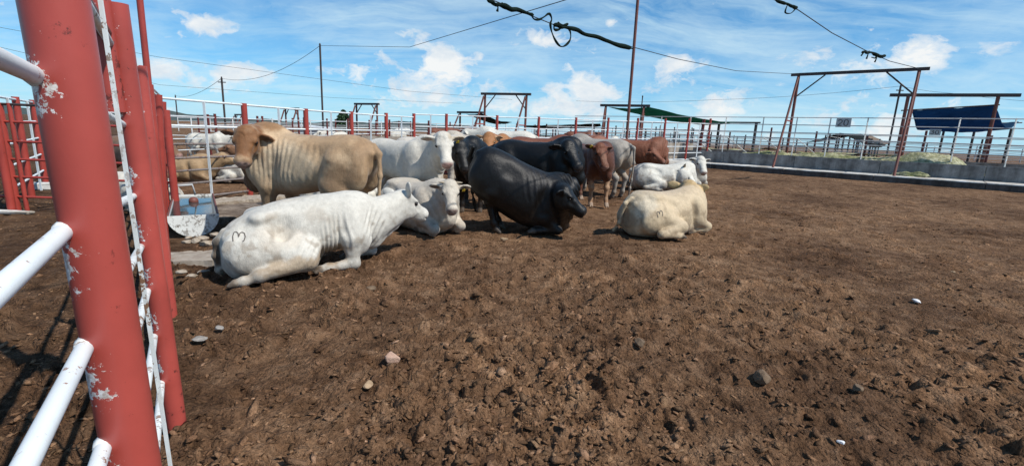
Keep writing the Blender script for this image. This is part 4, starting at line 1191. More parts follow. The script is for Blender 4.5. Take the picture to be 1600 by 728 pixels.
# frames on the left skyline
def far_frame(label, pxl, pxr, yt, Y, r, **kw):
    a, b = at(pxl, yt[0], Y), at(pxr, yt[1], Y * .97); return frame(label, a[:2], b[:2], (a[2] + b[2]) / 2, float(ground(a[0], a[1])), 'weathered_steel', r, 1.3, .3, V3((-.75, -.6)), group=None, n=8, **kw)
far_frame('bare red frame with corner braces on the skyline above the black bull', 758, 823, (152, 146), 33, .075, link_z=2.2)
far_frame('low frame behind the bare red frame, holding a dark cloth strip', 719, 750, (178, 177), 40, .08, brace=False)
sheet('awning', 'dark cloth strip hanging behind the bare red frame', (at(729, 178, 40), at(752, 178, 40), at(800, 191, 38), at(770, 190, 44)), 'cloth_black', .3, 16, 6, seed=8)
sheet('awning', 'dark cloth strip low over the pens left of the mast', (at(818, 196, 42), at(938, 193, 40), at(940, 197, 46), at(824, 198, 48)), 'cloth_black', .25, 16, 6, seed=9)
far_frame('frame on the skyline right of the dark conifer', 557, 589, (165, 163.5), 53, .10)
far_frame('small frame on the skyline left of the tallest wire pole', 446, 465, (172, 170.5), 70, .12)
far_frame('tiny frame on the skyline beside the black wire pole', 368, 379, (181, 180), 88, .12)
# canopy of dark cloth, far right
q = at(1318, 222, 42); t = thing('canopy', 'low dark canopy with a pale right-hand slope far beyond the bunk', 'canopy', (q[0], q[1], .6))
ra, rb = at(1313, 208, 42), at(1345, 209, 47)
le, le2 = at(1262, 222, 41), at(1285, 220, 47); re, re2 = at(1368, 232, 41), at(1385, 226, 47)
for nm, cs, m_ in (('roof_slope', (le, ra, rb, le2), 'cloth_black'), ('roof_slope', (ra, re, re2, rb), 'cloth_black'), ('pale_slope', (at(1338, 213, 47), at(1368, 229, 46), at(1392, 224, 50), at(1360, 211, 50)), 'cloth_tan')):
    o = sheet(nm, 'x', cs, m_, .12, 10, 6, seed=4, ripple=.03); del o['label']; del o['category']; l0 = o.location.copy(); o.parent = t; o.location = l0 - t.location
for p in (le, re, ra, at(1340, 219, 41.5)): pipe('post', (p[0], p[1], .4), p, .07, 'dark_steel', t, 8)

# ---------------------------------------------------------------- far pens on the left
def far_row(label, a, b, n, pm, rm, rails=(.5, .9, 1.3, 1.7), pr=.05, rr=.02, H=1.85):
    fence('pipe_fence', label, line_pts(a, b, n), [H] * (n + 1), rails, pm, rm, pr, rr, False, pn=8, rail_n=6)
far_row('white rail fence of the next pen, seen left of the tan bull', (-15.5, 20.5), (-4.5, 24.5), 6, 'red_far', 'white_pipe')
far_row('white rail fence two pens away behind the tan bull', (-20, 30), (0, 38), 8, 'red_far', 'white_pipe')
far_row('pale rail fence three pens away on the left', (-30, 44), (2, 55), 10, 'white_bar', 'white_pipe')
far_row('pale rail fence four pens away on the left', (-44, 62), (6, 76), 14, 'white_bar', 'white_pipe', rr=.03)
far_row('distant pale rails behind the back fence', (2, 32), (16, 40), 8, 'dark_steel', 'white_pipe')
far_row('distant pale rails far behind the back fence', (2, 52), (30, 66), 12, 'dark_steel', 'white_pipe', rr=.03)
far_row('cross fence running away through the left pens', (-12.5, 13), (-9.3, 42), 10, 'red_far', 'white_pipe')
# pale shed roof
q = at(500, 201, 62); t = thing('shed', 'low pale roofed shed among the far pens behind the tan bull', 'shed', (q[0], q[1], .3))
zr = at(500, 195, 62)[2]
bm = bmesh.new(); prim_box(bm, (q[0], q[1], (zr - .5 + .3) / 2), (3.6, 5, zr - .5 - .3)); solid('wall', bm, 'wall_pale', t)
bm = bmesh.new(); prim_box(bm, (q[0], q[1], zr - .35), (4.4, 5.6, .14), Matrix.Rotation(.07, 3, 'Y')); solid('roof', bm, 'roof_pale', t)

# red gate beyond the near fence, far left
ga = gp(27, 330); gb0 = gp(116, 333)
t = thing('pipe_gate', 'red pipe gate with six bars standing beyond the near fence at the far left', 'gate', ga)
dg = (V3(gb0) - V3(ga)); dg[2] = 0; dg /= np.linalg.norm(dg)
gtop = at(9, 161, ga[1])[2]
hs_ = [gtop - .02, 1.42, 1.12, .84, .56, .24]
for q, nm, rr_ in ((V3(ga), 'gate_post', .055), (V3(ga) + dg * .16, 'stile', .03), (V3(ga) + dg * 2.4, 'stile', .03), (V3(ga) + dg * 2.52, 'gate_post', .055), (V3(ga) - dg * .6, 'gate_post', .055)):
    z0 = float(ground(q[0], q[1])); pipe(nm, (q[0], q[1], z0 - .1), (q[0], q[1], gtop), rr_, 'red_paint', t, 12)
for k, h in enumerate(hs_): pipe('bar', V3(ga) * V3((1, 1, 0)) - dg * .6 + up * h, V3(ga) * V3((1, 1, 0)) + dg * 2.45 + up * h, .020, 'red_paint' if k else 'dark_steel', t, 8)
pa, pb_ = gp(50, 308), gp(72, 291); dd = (pb_ - pa)[:2]; dd /= np.linalg.norm(dd)
fence('pipe_fence', 'fence with red posts and white stays running away behind the red gate', [tuple(pa[:2] + dd * s) for s in (-1.9, 0, 1.9, 3.8, 5.7, 7.6, 9.5)], [1.85] * 7, [.35, .7, 1.05, 1.4, 1.8], 'red_paint', 'white_pipe', .055, .02)
for k, (px, py, L, wd, h, yw, lab, cat_) in enumerate([(140, 297, .55, .20, .16, 10, 'pale concrete block lying in the alley behind the nearest red post', 'block'), (68, 296, .38, .22, .14, 25, 'grey concrete block at the foot of the fence behind the red gate', 'block'),
        (20, 334, .55, .14, .05, 5, 'flat pale slab on the ground by the foot of the red gate', 'slab')]):
    q = gp(px, py); bm = bmesh.new(); prim_box(bm, (0, 0, h / 2), (L, wd, h), None, .02)
    for v in bm.verts: v.co += Vector(nrg.uniform(-.012, .012, 3))
    me = bm_mesh('concrete_' + cat_, bm, M['concrete_pale']); o = link('concrete_' + cat_, me); o.location = Vector(q); o.rotation_euler.z = math.radians(yw); tag(o, lab, cat_)

# ---------------------------------------------------------------- water trough and its broken pad
tn = at(302, 336, 6.25); tf = tn + V3((-.56, .83, 0)) * 2.2; tf[2] = tn[2]; tz = tn[2]
Rr = .285; dt = (tf - tn) / np.linalg.norm(tf - tn); sd = np.cross(dt, up)
t = thing('water_trough', 'half-round white water trough full of water beside the red posts', 'trough', (tn[0], tn[1], float(ground(tn[0], tn[1]))))
def halfpipe(r, n=20): return [(math.cos(math.pi * k / n) * r, -math.sin(math.pi * k / n) * r) for k in range(n + 1)]
bm = bmesh.new()
for r, fl in ((Rr, 1), (Rr - .012, -1)):
    A_ = [bm.verts.new(tn + sd * x + up * y) for x, y in halfpipe(r)]; B_ = [bm.verts.new(tf + sd * x + up * y) for x, y in halfpipe(r)]
    for k in range(20):
        f = bm.faces.new((A_[k], A_[k + 1], B_[k + 1], B_[k]) if fl > 0 else (A_[k + 1], A_[k], B_[k], B_[k + 1])); f.smooth = True
    if fl > 0: oa, ob = A_, B_
    else:
        for k in (0, 20): bm.faces.new((oa[k], A_[k], B_[k], ob[k]))
solid('tank_shell', bm, 'grey_pipe', t)
for e, s_ in ((tn, -1), (tf, 1)):
    bm = bmesh.new(); pts = halfpipe(Rr + .014)
    for o_ in (0, .014): 
        vs = [bm.verts.new(e + dt * s_ * (.003 + o_) + sd * x + up * y) for x, y in pts]; bm.faces.new(vs if (o_ > 0) == (s_ < 0) else vs[::-1])
    bm.verts.ensure_lookup_table()
    for k in range(21): bm.faces.new((bm.verts[k], bm.verts[(k + 1) % 21], bm.verts[21 + (k + 1) % 21], bm.verts[21 + k]))
    bmesh.ops.recalc_face_normals(bm, faces=bm.faces[:]); solid('end_plate', bm, 'trough_white', t)
for s_ in (1, -1): pipe('rim', tn + sd * s_ * Rr, tf + sd * s_ * Rr, .013, 'weathered_steel', t, 8)
bm = bmesh.new(); ws = Rr * .985
vs = [bm.verts.new(p) for p in (tn + sd * ws + dt * .01 - up * .035, tn - sd * ws + dt * .01 - up * .035, tf - sd * ws - dt * .01 - up * .035, tf + sd * ws - dt * .01 - up * .035)]; bm.faces.new(vs)
bmesh.ops.recalc_face_normals(bm, faces=bm.faces[:])
if bm.faces[:][0].normal.z < 0: bmesh.ops.reverse_faces(bm, faces=bm.faces[:])
solid('water', bm, 'water', t)
pipe('foot', tn + dt * .25 - up * (Rr + .25), tn + dt * .25 - up * (Rr - .02), .05, 'trough_white', t, 12)
pipe('foot', tf - dt * .3 - up * (Rr + .25), tf - dt * .3 - up * (Rr - .02), .05, 'trough_white', t, 12)
qv = tf - dt * .45
bm = bmesh.new(); prim_tube(bm, [qv - sd * .32 + up * .20, qv + sd * .0 + up * .22, qv + sd * .03 + up * .05], .016, 8); solid('inlet_pipe', bm, 'grey_pipe', t, True)
bm = bmesh.new(); bmesh.ops.create_uvsphere(bm, u_segments=16, v_segments=10, radius=.07, matrix=Matrix.Translation(qv - dt * .25 - up * .02)); solid('float_ball', bm, 'weathered_steel', t, True)

def broken_slab(name, label, outline, zt, m, cat='pad', seed=1, th=.14):
    r_ = np.random.default_rng(seed); pts = []
    for a, b in zip(outline, outline[1:] + outline[:1]):
        a, b = V3(a)[:2], V3(b)[:2]; n = max(2, int(np.linalg.norm(b - a) / .10))
        for k in range(n): pts.append(a + (b - a) * k / n + r_.normal(0, .022, 2))
    bm = bmesh.new(); lo, hi = [], []
    for p in pts:
        g = float(ground(*p)); hi.append(bm.verts.new((p[0], p[1], g + zt + r_.normal(0, .008)))); lo.append(bm.verts.new((p[0] * 1.0 + r_.normal(0, .012), p[1], g - th)))
    f = bm.faces.new(hi); 
    if f.normal.z < 0: f.normal_flip()
    for k in range(len(pts)): bm.faces.new((hi[k], lo[k], lo[(k + 1) % len(pts)], hi[(k + 1) % len(pts)]))
    bmesh.ops.recalc_face_normals(bm, faces=bm.faces[:])
    return tag(solid(name, bm, m), label, cat)
pad_pts = [gp(262, 345), gp(300, 352), gp(345, 350), gp(430, 342), gp(470, 338), gp(500, 322), gp(436, 316), gp(335, 328), gp(262, 330)]
broken_slab('trough_pad', 'worn concrete pad under the water trough, edge broken', pad_pts, .10, 'concrete_wet', 'pad', 3)
broken_slab('curb', 'crumbling pale curb behind the water trough pad', [gp(333, 330), gp(432, 320), gp(470, 316), gp(470, 311), gp(430, 313), gp(333, 323)], .15, 'rubble', 'curb', 5)
broken_slab('concrete_strip', 'flat pale strip of concrete at the rump of the kneeling white bull', [gp(262, 414), gp(330, 412), gp(372, 404), gp(372, 392), gp(262, 398)], .035, 'concrete_tan', 'slab', 6, .08)
r_ = np.random.default_rng(8)
nb = 0
for k in range(16):
    px, py = r_.uniform(285, 368), r_.uniform(356, 392)
    q = gp(px, py); rock('rubble_stone', 'broken lump of pale concrete in the rubble below the water trough', q, r_.uniform(.035, .10), 'rubble', 'rubble', 30 + k, .5, r_.uniform(0, 180), 'rubble below the water trough')
for k, (px, py) in enumerate(((285, 437), (300, 430), (318, 424))):
    rock('rubble_stone', ('pale chip of concrete left of the kneeling bull, lowest of three', 'middle one of three pale chips left of the kneeling bull', 'topmost of three pale chips left of the kneeling bull')[k], gp(px, py), .06, 'rubble', 'rubble', 70 + k, .35, 30 * k)

# ---------------------------------------------------------------- poles and wires
def pole(label, px, ytop, ybase, Y, r, cross=0):
    b = at(px, ybase, Y); tp = at(px, ytop, Y); g = float(ground(b[0], b[1])); t = thing('utility_pole', label, 'pole', (b[0], b[1], g))
    pipe('shaft', (b[0], b[1], g - .2), (b[0], b[1], tp[2]), r, 'dark_steel', t, 10)
    if cross: bar('crossarm', (b[0] - cross, b[1], tp[2] - .35), (b[0] + cross, b[1], tp[2] - .35), .04, .04, 'dark_steel', t)
    bm = bmesh.new(); prim_tube(bm, [(b[0], b[1], tp[2] - .02), (b[0], b[1], tp[2] + .08), (b[0], b[1], tp[2] + .16)], [.05, .07, .03], 8); solid('insulator', bm, 'dark_steel', t, True)
    return V3((b[0], b[1], tp[2]))
T1 = pole('tallest black wire pole, standing behind the tan bull', 505, 72, 200, 34, .065)
T2 = pole('black wire pole left of the tan bull', 352.5, 123, 200, 45, .085, .35)
T3 = pole('thin far wire pole farthest left', 278.5, 150, 195, 80, .09)
T4 = pole('leaning thin dark pole between the tall frame and the navy awning', 1386, 134, 240, 42, .075, .3)
T5 = pole('thin pole rising behind the green awning', 997.5, 152, 220, 44, .05)
def wire(label, pts, sag, r, m='wire', cat='wire', n=24):
    bm = bmesh.new(); pp = []
    for a, b in zip(pts, pts[1:]):
        a, b = V3(a), V3(b)
        for k in range(n): u = k / n; p = a + (b - a) * u; p = p - up * sag * 4 * u * (1 - u); pp.append(p)
    pp.append(V3(pts[-1])); prim_tube(bm, pp, r, 6)
    return tag(solid('wire', bm, m, None, True), label, cat), pp
wire('wire dropping from the tallest pole towards the upper middle of the sky', [T1, at(640, 74, 27), at(885, 0, 14), at(1000, -36, 11)], .0, .012)
wire('wire between the tallest pole and the black pole left of it', [T1, T2], .9, .014)
wire('wire from the black pole out to the thin far pole', [T2, T3], .7, .018)
wire('long thin wire crossing the left sky above the other wires', [at(-60, 32, 22), at(250, 90, 26), at(640, 143, 34), at(800, 156, 40)], .0, .009)
wire('lower long thin wire crossing behind the tallest pole', [at(-60, 60, 30), at(250, 133, 40), at(520, 153, 48), at(720, 162, 60)], .0, .012)
wire('thin wire running right from the leaning pole', [T4, at(1500, 147, 40), at(1640, 160, 38)], .1, .012)
wire('thin wire running left from the leaning pole', [at(900, 158, 62), at(1120, 156, 55), T4], .2, .014)
# shade lines across the pen with rolled-up net tied to them
e1 = at(763, -2, 8.6); wl1, pts1 = wire('shade line from the tall frame with rolled black net tied along it', [GL, e1, e1 + (e1 - GL) * .9], .0, .009, n=30)
e1b = GL + (e1 - GL)
for a_, b_, sg in ((GL, e1, .28),):
    pass
e2 = at(1212, 0, 11.5); wl2, pts2 = wire('shade line running up from the right end of the tall frame', [GR + V3((.2, -.2, 0)), e2, e2 + (e2 - GR) * .7], .0, .009)
sh0 = V3((.80, 4.55, 4.15)); wd_ = (GL - e1)[:2]; wd_ /= np.linalg.norm(wd_)

def net_roll(label, pts, rad, seed, loops=()):
    """rolled net: a lumpy wrapped tube with loose ends"""
    r_ = np.random.default_rng(seed); t = thing('net_roll', label, 'net', pts[0]); bm = bmesh.new(); n = 60
    P = [V3(p) for p in pts]; seg = np.linspace(0, len(P) - 1, n); pp = []; rs = []
    for k, u in enumerate(seg):
        i = min(int(u), len(P) - 2); f = u - i; pp.append(P[i] * (1 - f) + P[i + 1] * f + (vnoise(np.array([[k * .16, seed, 1.], [k * .16, seed, 5.], [k * .16, seed, 9.]]), 4) - .5) * rad * .9); rs.append(rad * (.45 + .8 * vnoise(np.array([[k * .13, seed, 0.]]), 3)[0]) * (1 if 1 < k < n - 2 else .4))
    prim_tube(bm, pp, rs, 8); solid('rolled_cloth', bm, 'rolled_net', t, True)
    for lp in loops:
        bm = bmesh.new(); L = [V3(p) for p in lp]; q = []
        for i in range(len(L) - 1):
            p0, p1, p2, p3 = L[max(i - 1, 0)], L[i], L[i + 1], L[min(i + 2, len(L) - 1)]
            for f in np.linspace(0, 1, 7)[:-1]: q.append(.5 * ((2 * p1) + (p2 - p0) * f + (2 * p0 - 5 * p1 + 4 * p2 - p3) * f * f + (3 * p1 - p0 - 3 * p2 + p3) * f ** 3))
        q.append(L[-1]); prim_tube(bm, q, [rad * (.42 + .14 * math.sin(k * .5 + seed)) for k in range(len(q))], 6); solid('loose_loop', bm, 'rolled_net', t, True)
    return t
def along(A_, B_, px):              # place on the line A-B seen at a picture column
    lo, hi = 0., 1.
    def col(p): d = p - CE; return 800 + FPX * (d @ cr) / (d @ cf)
    s_ = 1 if col(B_) > col(A_) else -1
    for _ in range(50):
        m_ = (lo + hi) / 2
        if (col(A_ + (B_ - A_) * m_) - px) * s_ < 0: lo = m_
        else: hi = m_
    return A_ + (B_ - A_) * lo
def sag_line(A_, B_, px, py):       # same column, drawn at the height it has in the sky
    q = along(A_, B_, px); return at(px, py, q[1])
AL = lambda px, py: sag_line(e1 + (e1 - GL) * .1, GL, px, py)
bpy.data.objects.remove(wl1)
wl1, pts1 = wire('shade line from the tall frame with rolled black net tied along it', [e1 + (e1 - GL) * .9, AL(763, -2), AL(800, 13), AL(870, 41), AL(930, 58), AL(985, 73), AL(1060, 93), AL(1150, 111), GL + up * .07], .0, .009, n=6)
net_roll('black net rolled on the shade line, with a big hanging loop', [AL(762, -1), AL(775, 7), AL(800, 14), AL(833, 24)], .045, 2,
         [[AL(762, -4), AL(768, 6), AL(778, 9), AL(785, 5)], [AL(777, 7), AL(778, 13), AL(777, 18)],
          [AL(830, 22), AL(834, 30), AL(842, 31), AL(850, 27), AL(858, 22), AL(862, 30), AL(860, 38), AL(862, 50), AL(868, 64), AL(876, 73), AL(884, 71), AL(891, 62), AL(891, 50), AL(886, 42)]])
net_roll('green-black net rolled tight on the shade line next to the mast', [AL(864, 38), AL(880, 42), AL(910, 51), AL(950, 64), AL(989, 77)], .052, 3,
         [[AL(866, 38), AL(866, 46), AL(872, 47), AL(880, 42)], [AL(872, 36), AL(880, 40), AL(887, 38)]])
BL = lambda px, py: sag_line(GR, e2 + (e2 - GR) * .15, px, py)
bpy.data.objects.remove(wl2)
wl2, _ = wire('shade line running up from the right end of the tall frame', [V3((-3.4, .45, 4.45)), V3((.14, 3.49, 4.5)), V3((3.04, 5.99, 4.5)), BL(1212, 0), BL(1247, 16), BL(1300, 52), BL(1352, 79), BL(1390, 96), GR + up * .07], .0, .011, n=6)
net_roll('scrap of black net knotted on the right shade line above the frame', [BL(1348, 82), BL(1360, 82), BL(1372, 88), BL(1382, 88)], .05, 4,
         [[BL(1352, 80), BL(1346, 87)], [BL(1358, 80), BL(1354, 92)], [BL(1362, 90), BL(1368, 91), BL(1370, 85)], [BL(1372, 86), BL(1367, 97)]])
net_roll('black net bunched at the top edge on the right shade line', [BL(1208, -1), BL(1220, 3), BL(1236, 11), BL(1247, 13)], .035, 5, [[BL(1230, 9), BL(1227, 20), BL(1236, 21), BL(1244, 13)]])

# ---------------------------------------------------------------- conifer and hills
q = at(537, 195, 58); g = float(ground(q[0], q[1])); t = thing('conifer_tree', 'single dark bushy conifer on the left skyline', 'tree', (q[0], q[1], g))
pipe('trunk', (q[0], q[1], g), (q[0], q[1], g + 1.6), .12, 'bark', t, 8)
r_ = np.random.default_rng(3); n = 2600; zt_ = at(537, 173, 58)[2] - g
u = r_.uniform(0, 1, n); hh = .5 + (zt_ - .5) * u; rad_ = (1.15 * (1 - u) ** .55 * (.45 + .55 * np.sqrt(r_.uniform(0, 1, n)))) * (.75 + .5 * vnoise(np.stack([u * 7, r_.uniform(0, 1, n) * 2, u * 0], 1), 4))
th = r_.uniform(0, 6.28, n); C_ = np.stack([rad_ * np.cos(th), rad_ * np.sin(th), hh], 1)
D1 = r_.normal(size=(n, 3)); D1 /= np.linalg.norm(D1, axis=1)[:, None]; D2 = np.cross(D1, r_.normal(size=(n, 3))); D2 /= np.linalg.norm(D2, axis=1)[:, None]
s_ = r_.uniform(.10, .24, n)[:, None]
V = np.stack([C_ - D1 * s_, C_ + D2 * s_ * .5, C_ + D1 * s_, C_ - D2 * s_ * .5], 1).reshape(-1, 3)
link('crown', np_mesh('crown', V, np.arange(4 * n).reshape(n, 4), M['leaves'], False), t)
nx = 220; aa = np.radians(np.linspace(-75, 75, nx)); V = []
for rr2, sc2 in ((2300, 0.), (2700, .55), (3200, 1.), (3900, .4), (4600, 0)):
    P = np.stack([np.degrees(aa) * .16, aa * 0, aa * 0], 1); w_ = sstep(16, -14, np.degrees(aa)) * .85 + .15
    prof = (22 + 95 * np.clip(vnoise(P, 71) * .7 + vnoise(P * 2.7, 72) * .3 - .2, 0, 1)) * w_
    V.append(np.stack([rr2 * np.sin(aa), rr2 * np.cos(aa), prof * sc2 + (-.5 if sc2 == 0 else 0)], 1))
V = np.concatenate(V); i, j = np.meshgrid(np.arange(4), np.arange(nx - 1), indexing='ij')
structure('hills', np_mesh('hills', V, np.stack([i * nx + j, i * nx + j + 1, (i + 1) * nx + j + 1, (i + 1) * nx + j], -1).reshape(-1, 4)[:, ::-1], M['hill'], True))
# ---------------------------------------------------------------- the herd
CREAM = (.66, .60, .50); WHITE = (.62, .59, .515); BLACK = (.0035, .0034, .0038); RED = (.17, .055, .022); TAN = (.46, .37, .24)
def P2(x, y): return (x, y, float(ground(x, y)) - .015)
def tilt(deg, piv):
    R_ = rot('y', deg); piv = V3(piv); return (R_, piv - R_ @ piv)
# 1 tan bull, head turned to the camera
make_cow('bull', 'big tan bull standing side on behind the kneeling white bull, its brown head facing out',
  dict(col=(.50, .35, .21), mottle=.6, scale=1.05, bull=1.1, fat=1.0, hs=.86, hw=1.22, legr=1.22, headw=(at(383, 205, 6.06), at(379, 251, 5.90)), neck=1.16, dewlap=1.0,
       ear={1: (.12, 1, -.30), -1: (-.15, 1, -.08)}, earlen=1.0, earin=(.08, .03, .015), earcol=(.17, .07, .025), face=(.20, .088, .032), muzzle=(.44, .29, .23), eyerim=(.03, .015, .01),
       patch=[((1.05, 0, 1.2), (.42, .5, .62), (.22, .10, .035), .95), ((.85, 0, .62), (.25, .4, .35), (.11, .055, .025), .8), ((.62, 0, 1.50), (.36, .3, .16), (.25, .12, .045), .8),
              ((-.55, .3, .88), (.28, .25, .26), (.20, .115, .06), .7), ((-.85, 0, 1.1), (.28, .4, .42), (.27, .16, .08), .65), ((.25, .3, 1.0), (.50, .3, .34), (.58, .47, .33), .75), ((.42, .2, .55), (.25, .3, .35), (.28, .18, .10), .6),
              ((-.4, .2, 1.3), (.5, .4, .2), (.30, .18, .09), .5)],
       folds=[((.86, .1, 1.05), (.42, .5, .6), (1, 0, .12), .058, .010), ((.30, .3, 1.0), (.34, .4, .42), (1, 0, .05), .062, .006), ((-.1, .3, 1.05), (.3, .4, .3), (1, 0, .1), .09, .004)],
       legs={'fl': (.02,), 'fr': (-.18,), 'hl': (-.05,), 'hr': (.12,)}, dirt=.45,
       tail=[(-.86, 0, 1.28), (-.955, .06, 1.18), (-.985, .10, .92), (-.965, .11, .6), (-.93, .12, .34)]), P2(-2.78, 6.45), 171, .015)
# 2 white bull on its knees
T_ = tilt(-1.5, (-.6, 0, 0))
lowst = [(-.93, .44, .14, .08), (-.85, .59, .03, .22), (-.66, .73, -.03, .31), (-.45, .825, -.05, .345), (-.2, .885, .04, .355), (.08, .915, .16, .355),
         (.34, .93, .20, .33), (.56, .945, .20, .285), (.74, .90, .24, .225), (.88, .78, .30, .15), (.95, .62, .38, .07)]
make_cow('bull', 'white bull half kneeling in front with folded foreleg and a dark brand on its rump',
  dict(col=(.62, .59, .52), mottle=.2, pose='lie', st=lowst, trunk=T_, scale=.88, headw=(at(632, 303, 5.85), at(664, 338, 6.15)), bull=.5, fat=1.0, hs=1.06, dewlap=1.0, neck=1.05, bend=.34, bony=.45,
       ear={-1: (-.75, .35, 1.0), 1: (-.3, 1, .3)}, earin=(.07, .05, .04), muzzle=(.30, .22, .19), eyerim=(.09, .06, .045),
       legs={'fr': ([(.52, -.22, .60), (.47, -.28, .42), (.49, -.28, .085), (.18, -.30, .062), (.07, -.315, .055)], [.13, .115, .074, .052, .058]), 'fl': [(.54, .24, .58), (.62, .27, .36), (.90, .22, .10), (.66, .22, .06), (.54, .22, .05)],
             'hr': [(-.42, -.30, .34), (-.10, -.44, .23), (-.60, -.47, .12), (-.76, -.45, .07), (-.84, -.43, .05)]},
       extra=[('ell', ((.04, -.14, .22), (.10, .06, .13), .06), {}), ('ell', ((-.14, -.36, .32), (.22, .12, .17), .08), {}), ('cone', ((.48, -.18, .74), (.47, -.26, .42), .13, .10, .08), {}),
              ('ell', ((.58, -.18, .66), (.14, .10, .20), .08), {}), ('ell', ((-.34, -.335, .58), (.10, .07, .14), .10), dict(op=-1)), ('ell', ((-.78, -.24, .36), (.16, .10, .18), .08), {})],
       folds=[((.28, -.3, .44), (.24, .4, .36), (1, 0, .10), .058, .011), ((.75, -.1, .5), (.26, .4, .34), (.8, 0, -.6), .075, .009), ((-.1, -.4, .32), (.16, .3, .2), (.7, 0, -.7), .07, .007)],
       patch=[((.14, -.2, .24), (.42, .4, .15), (.36, .24, .13), .8), ((-.2, -.45, .16), (.55, .3, .16), (.42, .30, .18), .75), ((.0, 0, .90), (.9, .14, .05), (.56, .48, .38), .4), ((-.95, -.02, .33), (.07, .07, .2), (.07, .05, .035), .9), ((-.35, -.35, .5), (.3, .2, .2), (.58, .50, .40), .5)],
       dirt=.35, tail=[(-.88, 0, .56), (-.965, .01, .44), (-.985, .02, .28), (-.97, .05, .10), (-.93, .16, .04)],
       brand=((-.71, -1.0, .57), (0.06, 1, -.12), (.12, 0, 1), .095)), P2(-2.27, 5.03), 36, .0135)
# 3 white bull facing
make_cow('bull', 'white bull standing and looking out, yellow tag in one ear, behind the cream cow',
  dict(col=(.62, .58, .50), scale=.99, headw=(at(694, 213, 7.95), at(699, 262, 7.72)), tags=(1,), bull=.6, hs=1.06, muzzle=(.50, .30, .26), ear={1: (-.1, 1, .05), -1: (-.1, 1, -.15)}, earin=(.36, .24, .19),
       dewlap=1., folds=[((.95, 0, 1.), (.3, .4, .4), (1, 0, .3), .07, .006)], dirt=.5, patch=[((1.28, 0, 1.5), (.2, .2, .12), (.52, .40, .26), .6)]), P2(-2.10, 8.75), -32, .018)
# 4 white cow lying, facing
make_cow('cow', 'cream cow with short horns and a yellow ear tag lying beside the kneeling white bull',
  dict(col=(.56, .50, .41), pose='lie', scale=.96, headw=(at(704, 288, 6.78), at(706, 331, 6.56)), tags=(1,), horn=(.115, (-.12, 1, .25)), hs=.90, bull=.2, dewlap=1.4, muzzle=(.33, .24, .20),
       ear={1: (-.1, 1, -.12), -1: (-.15, 1, -.10)}, earin=(.11, .07, .05), folds=[((.8, 0, .5), (.3, .4, .35), (0, 1, .2), .075, .007)], dirt=.3, patch=[((1.0, 0, .86), (.2, .2, .12), (.50, .40, .30), .6)]), P2(-1.55, 7.62), -47, .016)
# 4b white animal lying under the tan bull
make_cow('cow', 'white cow lying almost hidden behind the legs of the tan bull', dict(col=WHITE, pose='lie', scale=.85, p=0, headw=((-4.05, 8.35, .75), (-4.45, 8.45, .55))), P2(-3.05, 8.05), 165, .03, 'cow')
# 5 black bull getting up
TB = tilt(22.5, (-.50, 0, 1.0)); TB = (TB[0], TB[1] + np.array([0, 0, -.10]))
fatst = [(-.90, 1.22, .92, .09), (-.82, 1.335, .74, .23), (-.66, 1.40, .60, .32), (-.45, 1.41, .54, .36), (-.2, 1.39, .50, .385), (.08, 1.385, .46, .40), (.34, 1.41, .46, .385), (.56, 1.44, .52, .33), (.74, 1.42, .62, .255), (.88, 1.28, .76, .16), (.95, 1.12, .90, .07)]
make_cow('bull', 'black bull getting up on its hind legs, knees and lowered head still near the ground',
  dict(col=BLACK, dark=1, scale=1.0, horn=(.05, (-.3, .8, .6)), trunk=TB, st=fatst, headw=(at(885, 296, 7.15), at(917, 340, 7.10)), bull=.9, fat=1.03, hs=.92, hw=1.18, neck=1.30, dewlap=1.2, bend=.3, muzzle=(.030, .028, .028), earin=(.012, .010, .010), hoof=(.14, .12, .10), eyerim=(.01, .01, .01),
       ear={-1: (-.35, 1, -.05), 1: (-.4, 1, .1)}, earlen=1.1, mottle=.5, dirt=.22,
       legs={'fr': [fpt(TB, (.58, -.20, .93)), fpt(TB, (.50, -.25, .72)), (.56, -.24, .07), (.26, -.25, .06), (.15, -.26, .05)], 'fl': [fpt(TB, (.60, .20, .93)), fpt(TB, (.48, .23, .70)), (.76, .20, .07), (.46, .2, .06), (.34, .2, .05)],
             'hr': (.22, .02), 'hl': (.30,)},
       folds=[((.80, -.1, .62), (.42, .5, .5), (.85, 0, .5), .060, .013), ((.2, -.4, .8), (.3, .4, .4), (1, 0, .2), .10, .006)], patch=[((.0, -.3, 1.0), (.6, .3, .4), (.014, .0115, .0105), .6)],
       tail=[(-.84, 0, 1.32), (-.90, .10, 1.15), (-.88, .17, .9), (-.84, .2, .6), (-.80, .2, .40)]), P2(.16, 7.60), 4, .015)
# 6 black cow behind
make_cow('cow', 'black cow in shade facing the viewer between the white bull and the black bull', dict(col=BLACK, dark=1, headw=(at(721, 226, 8.6), at(727, 262, 8.45)), bull=.3, muzzle=(.05, .045, .045), earin=(.02, .015, .015), mottle=.4, dirt=.2), P2(-.86, 9.75), -88, .025, 'cow')
# 7 black bull standing
make_cow('bull', 'black bull standing behind the rising bull, head towards the brown steer', dict(col=BLACK, dark=1, scale=1.02, headw=(at(890, 225, 9.0), at(903, 262, 8.72)), bull=1., hs=1.08, fat=1.04, neck=1.1, dewlap=.7, muzzle=(.05, .045, .045), earin=(.02, .015, .015), mottle=.4, dirt=.2), P2(.42, 9.45), -17, .021)
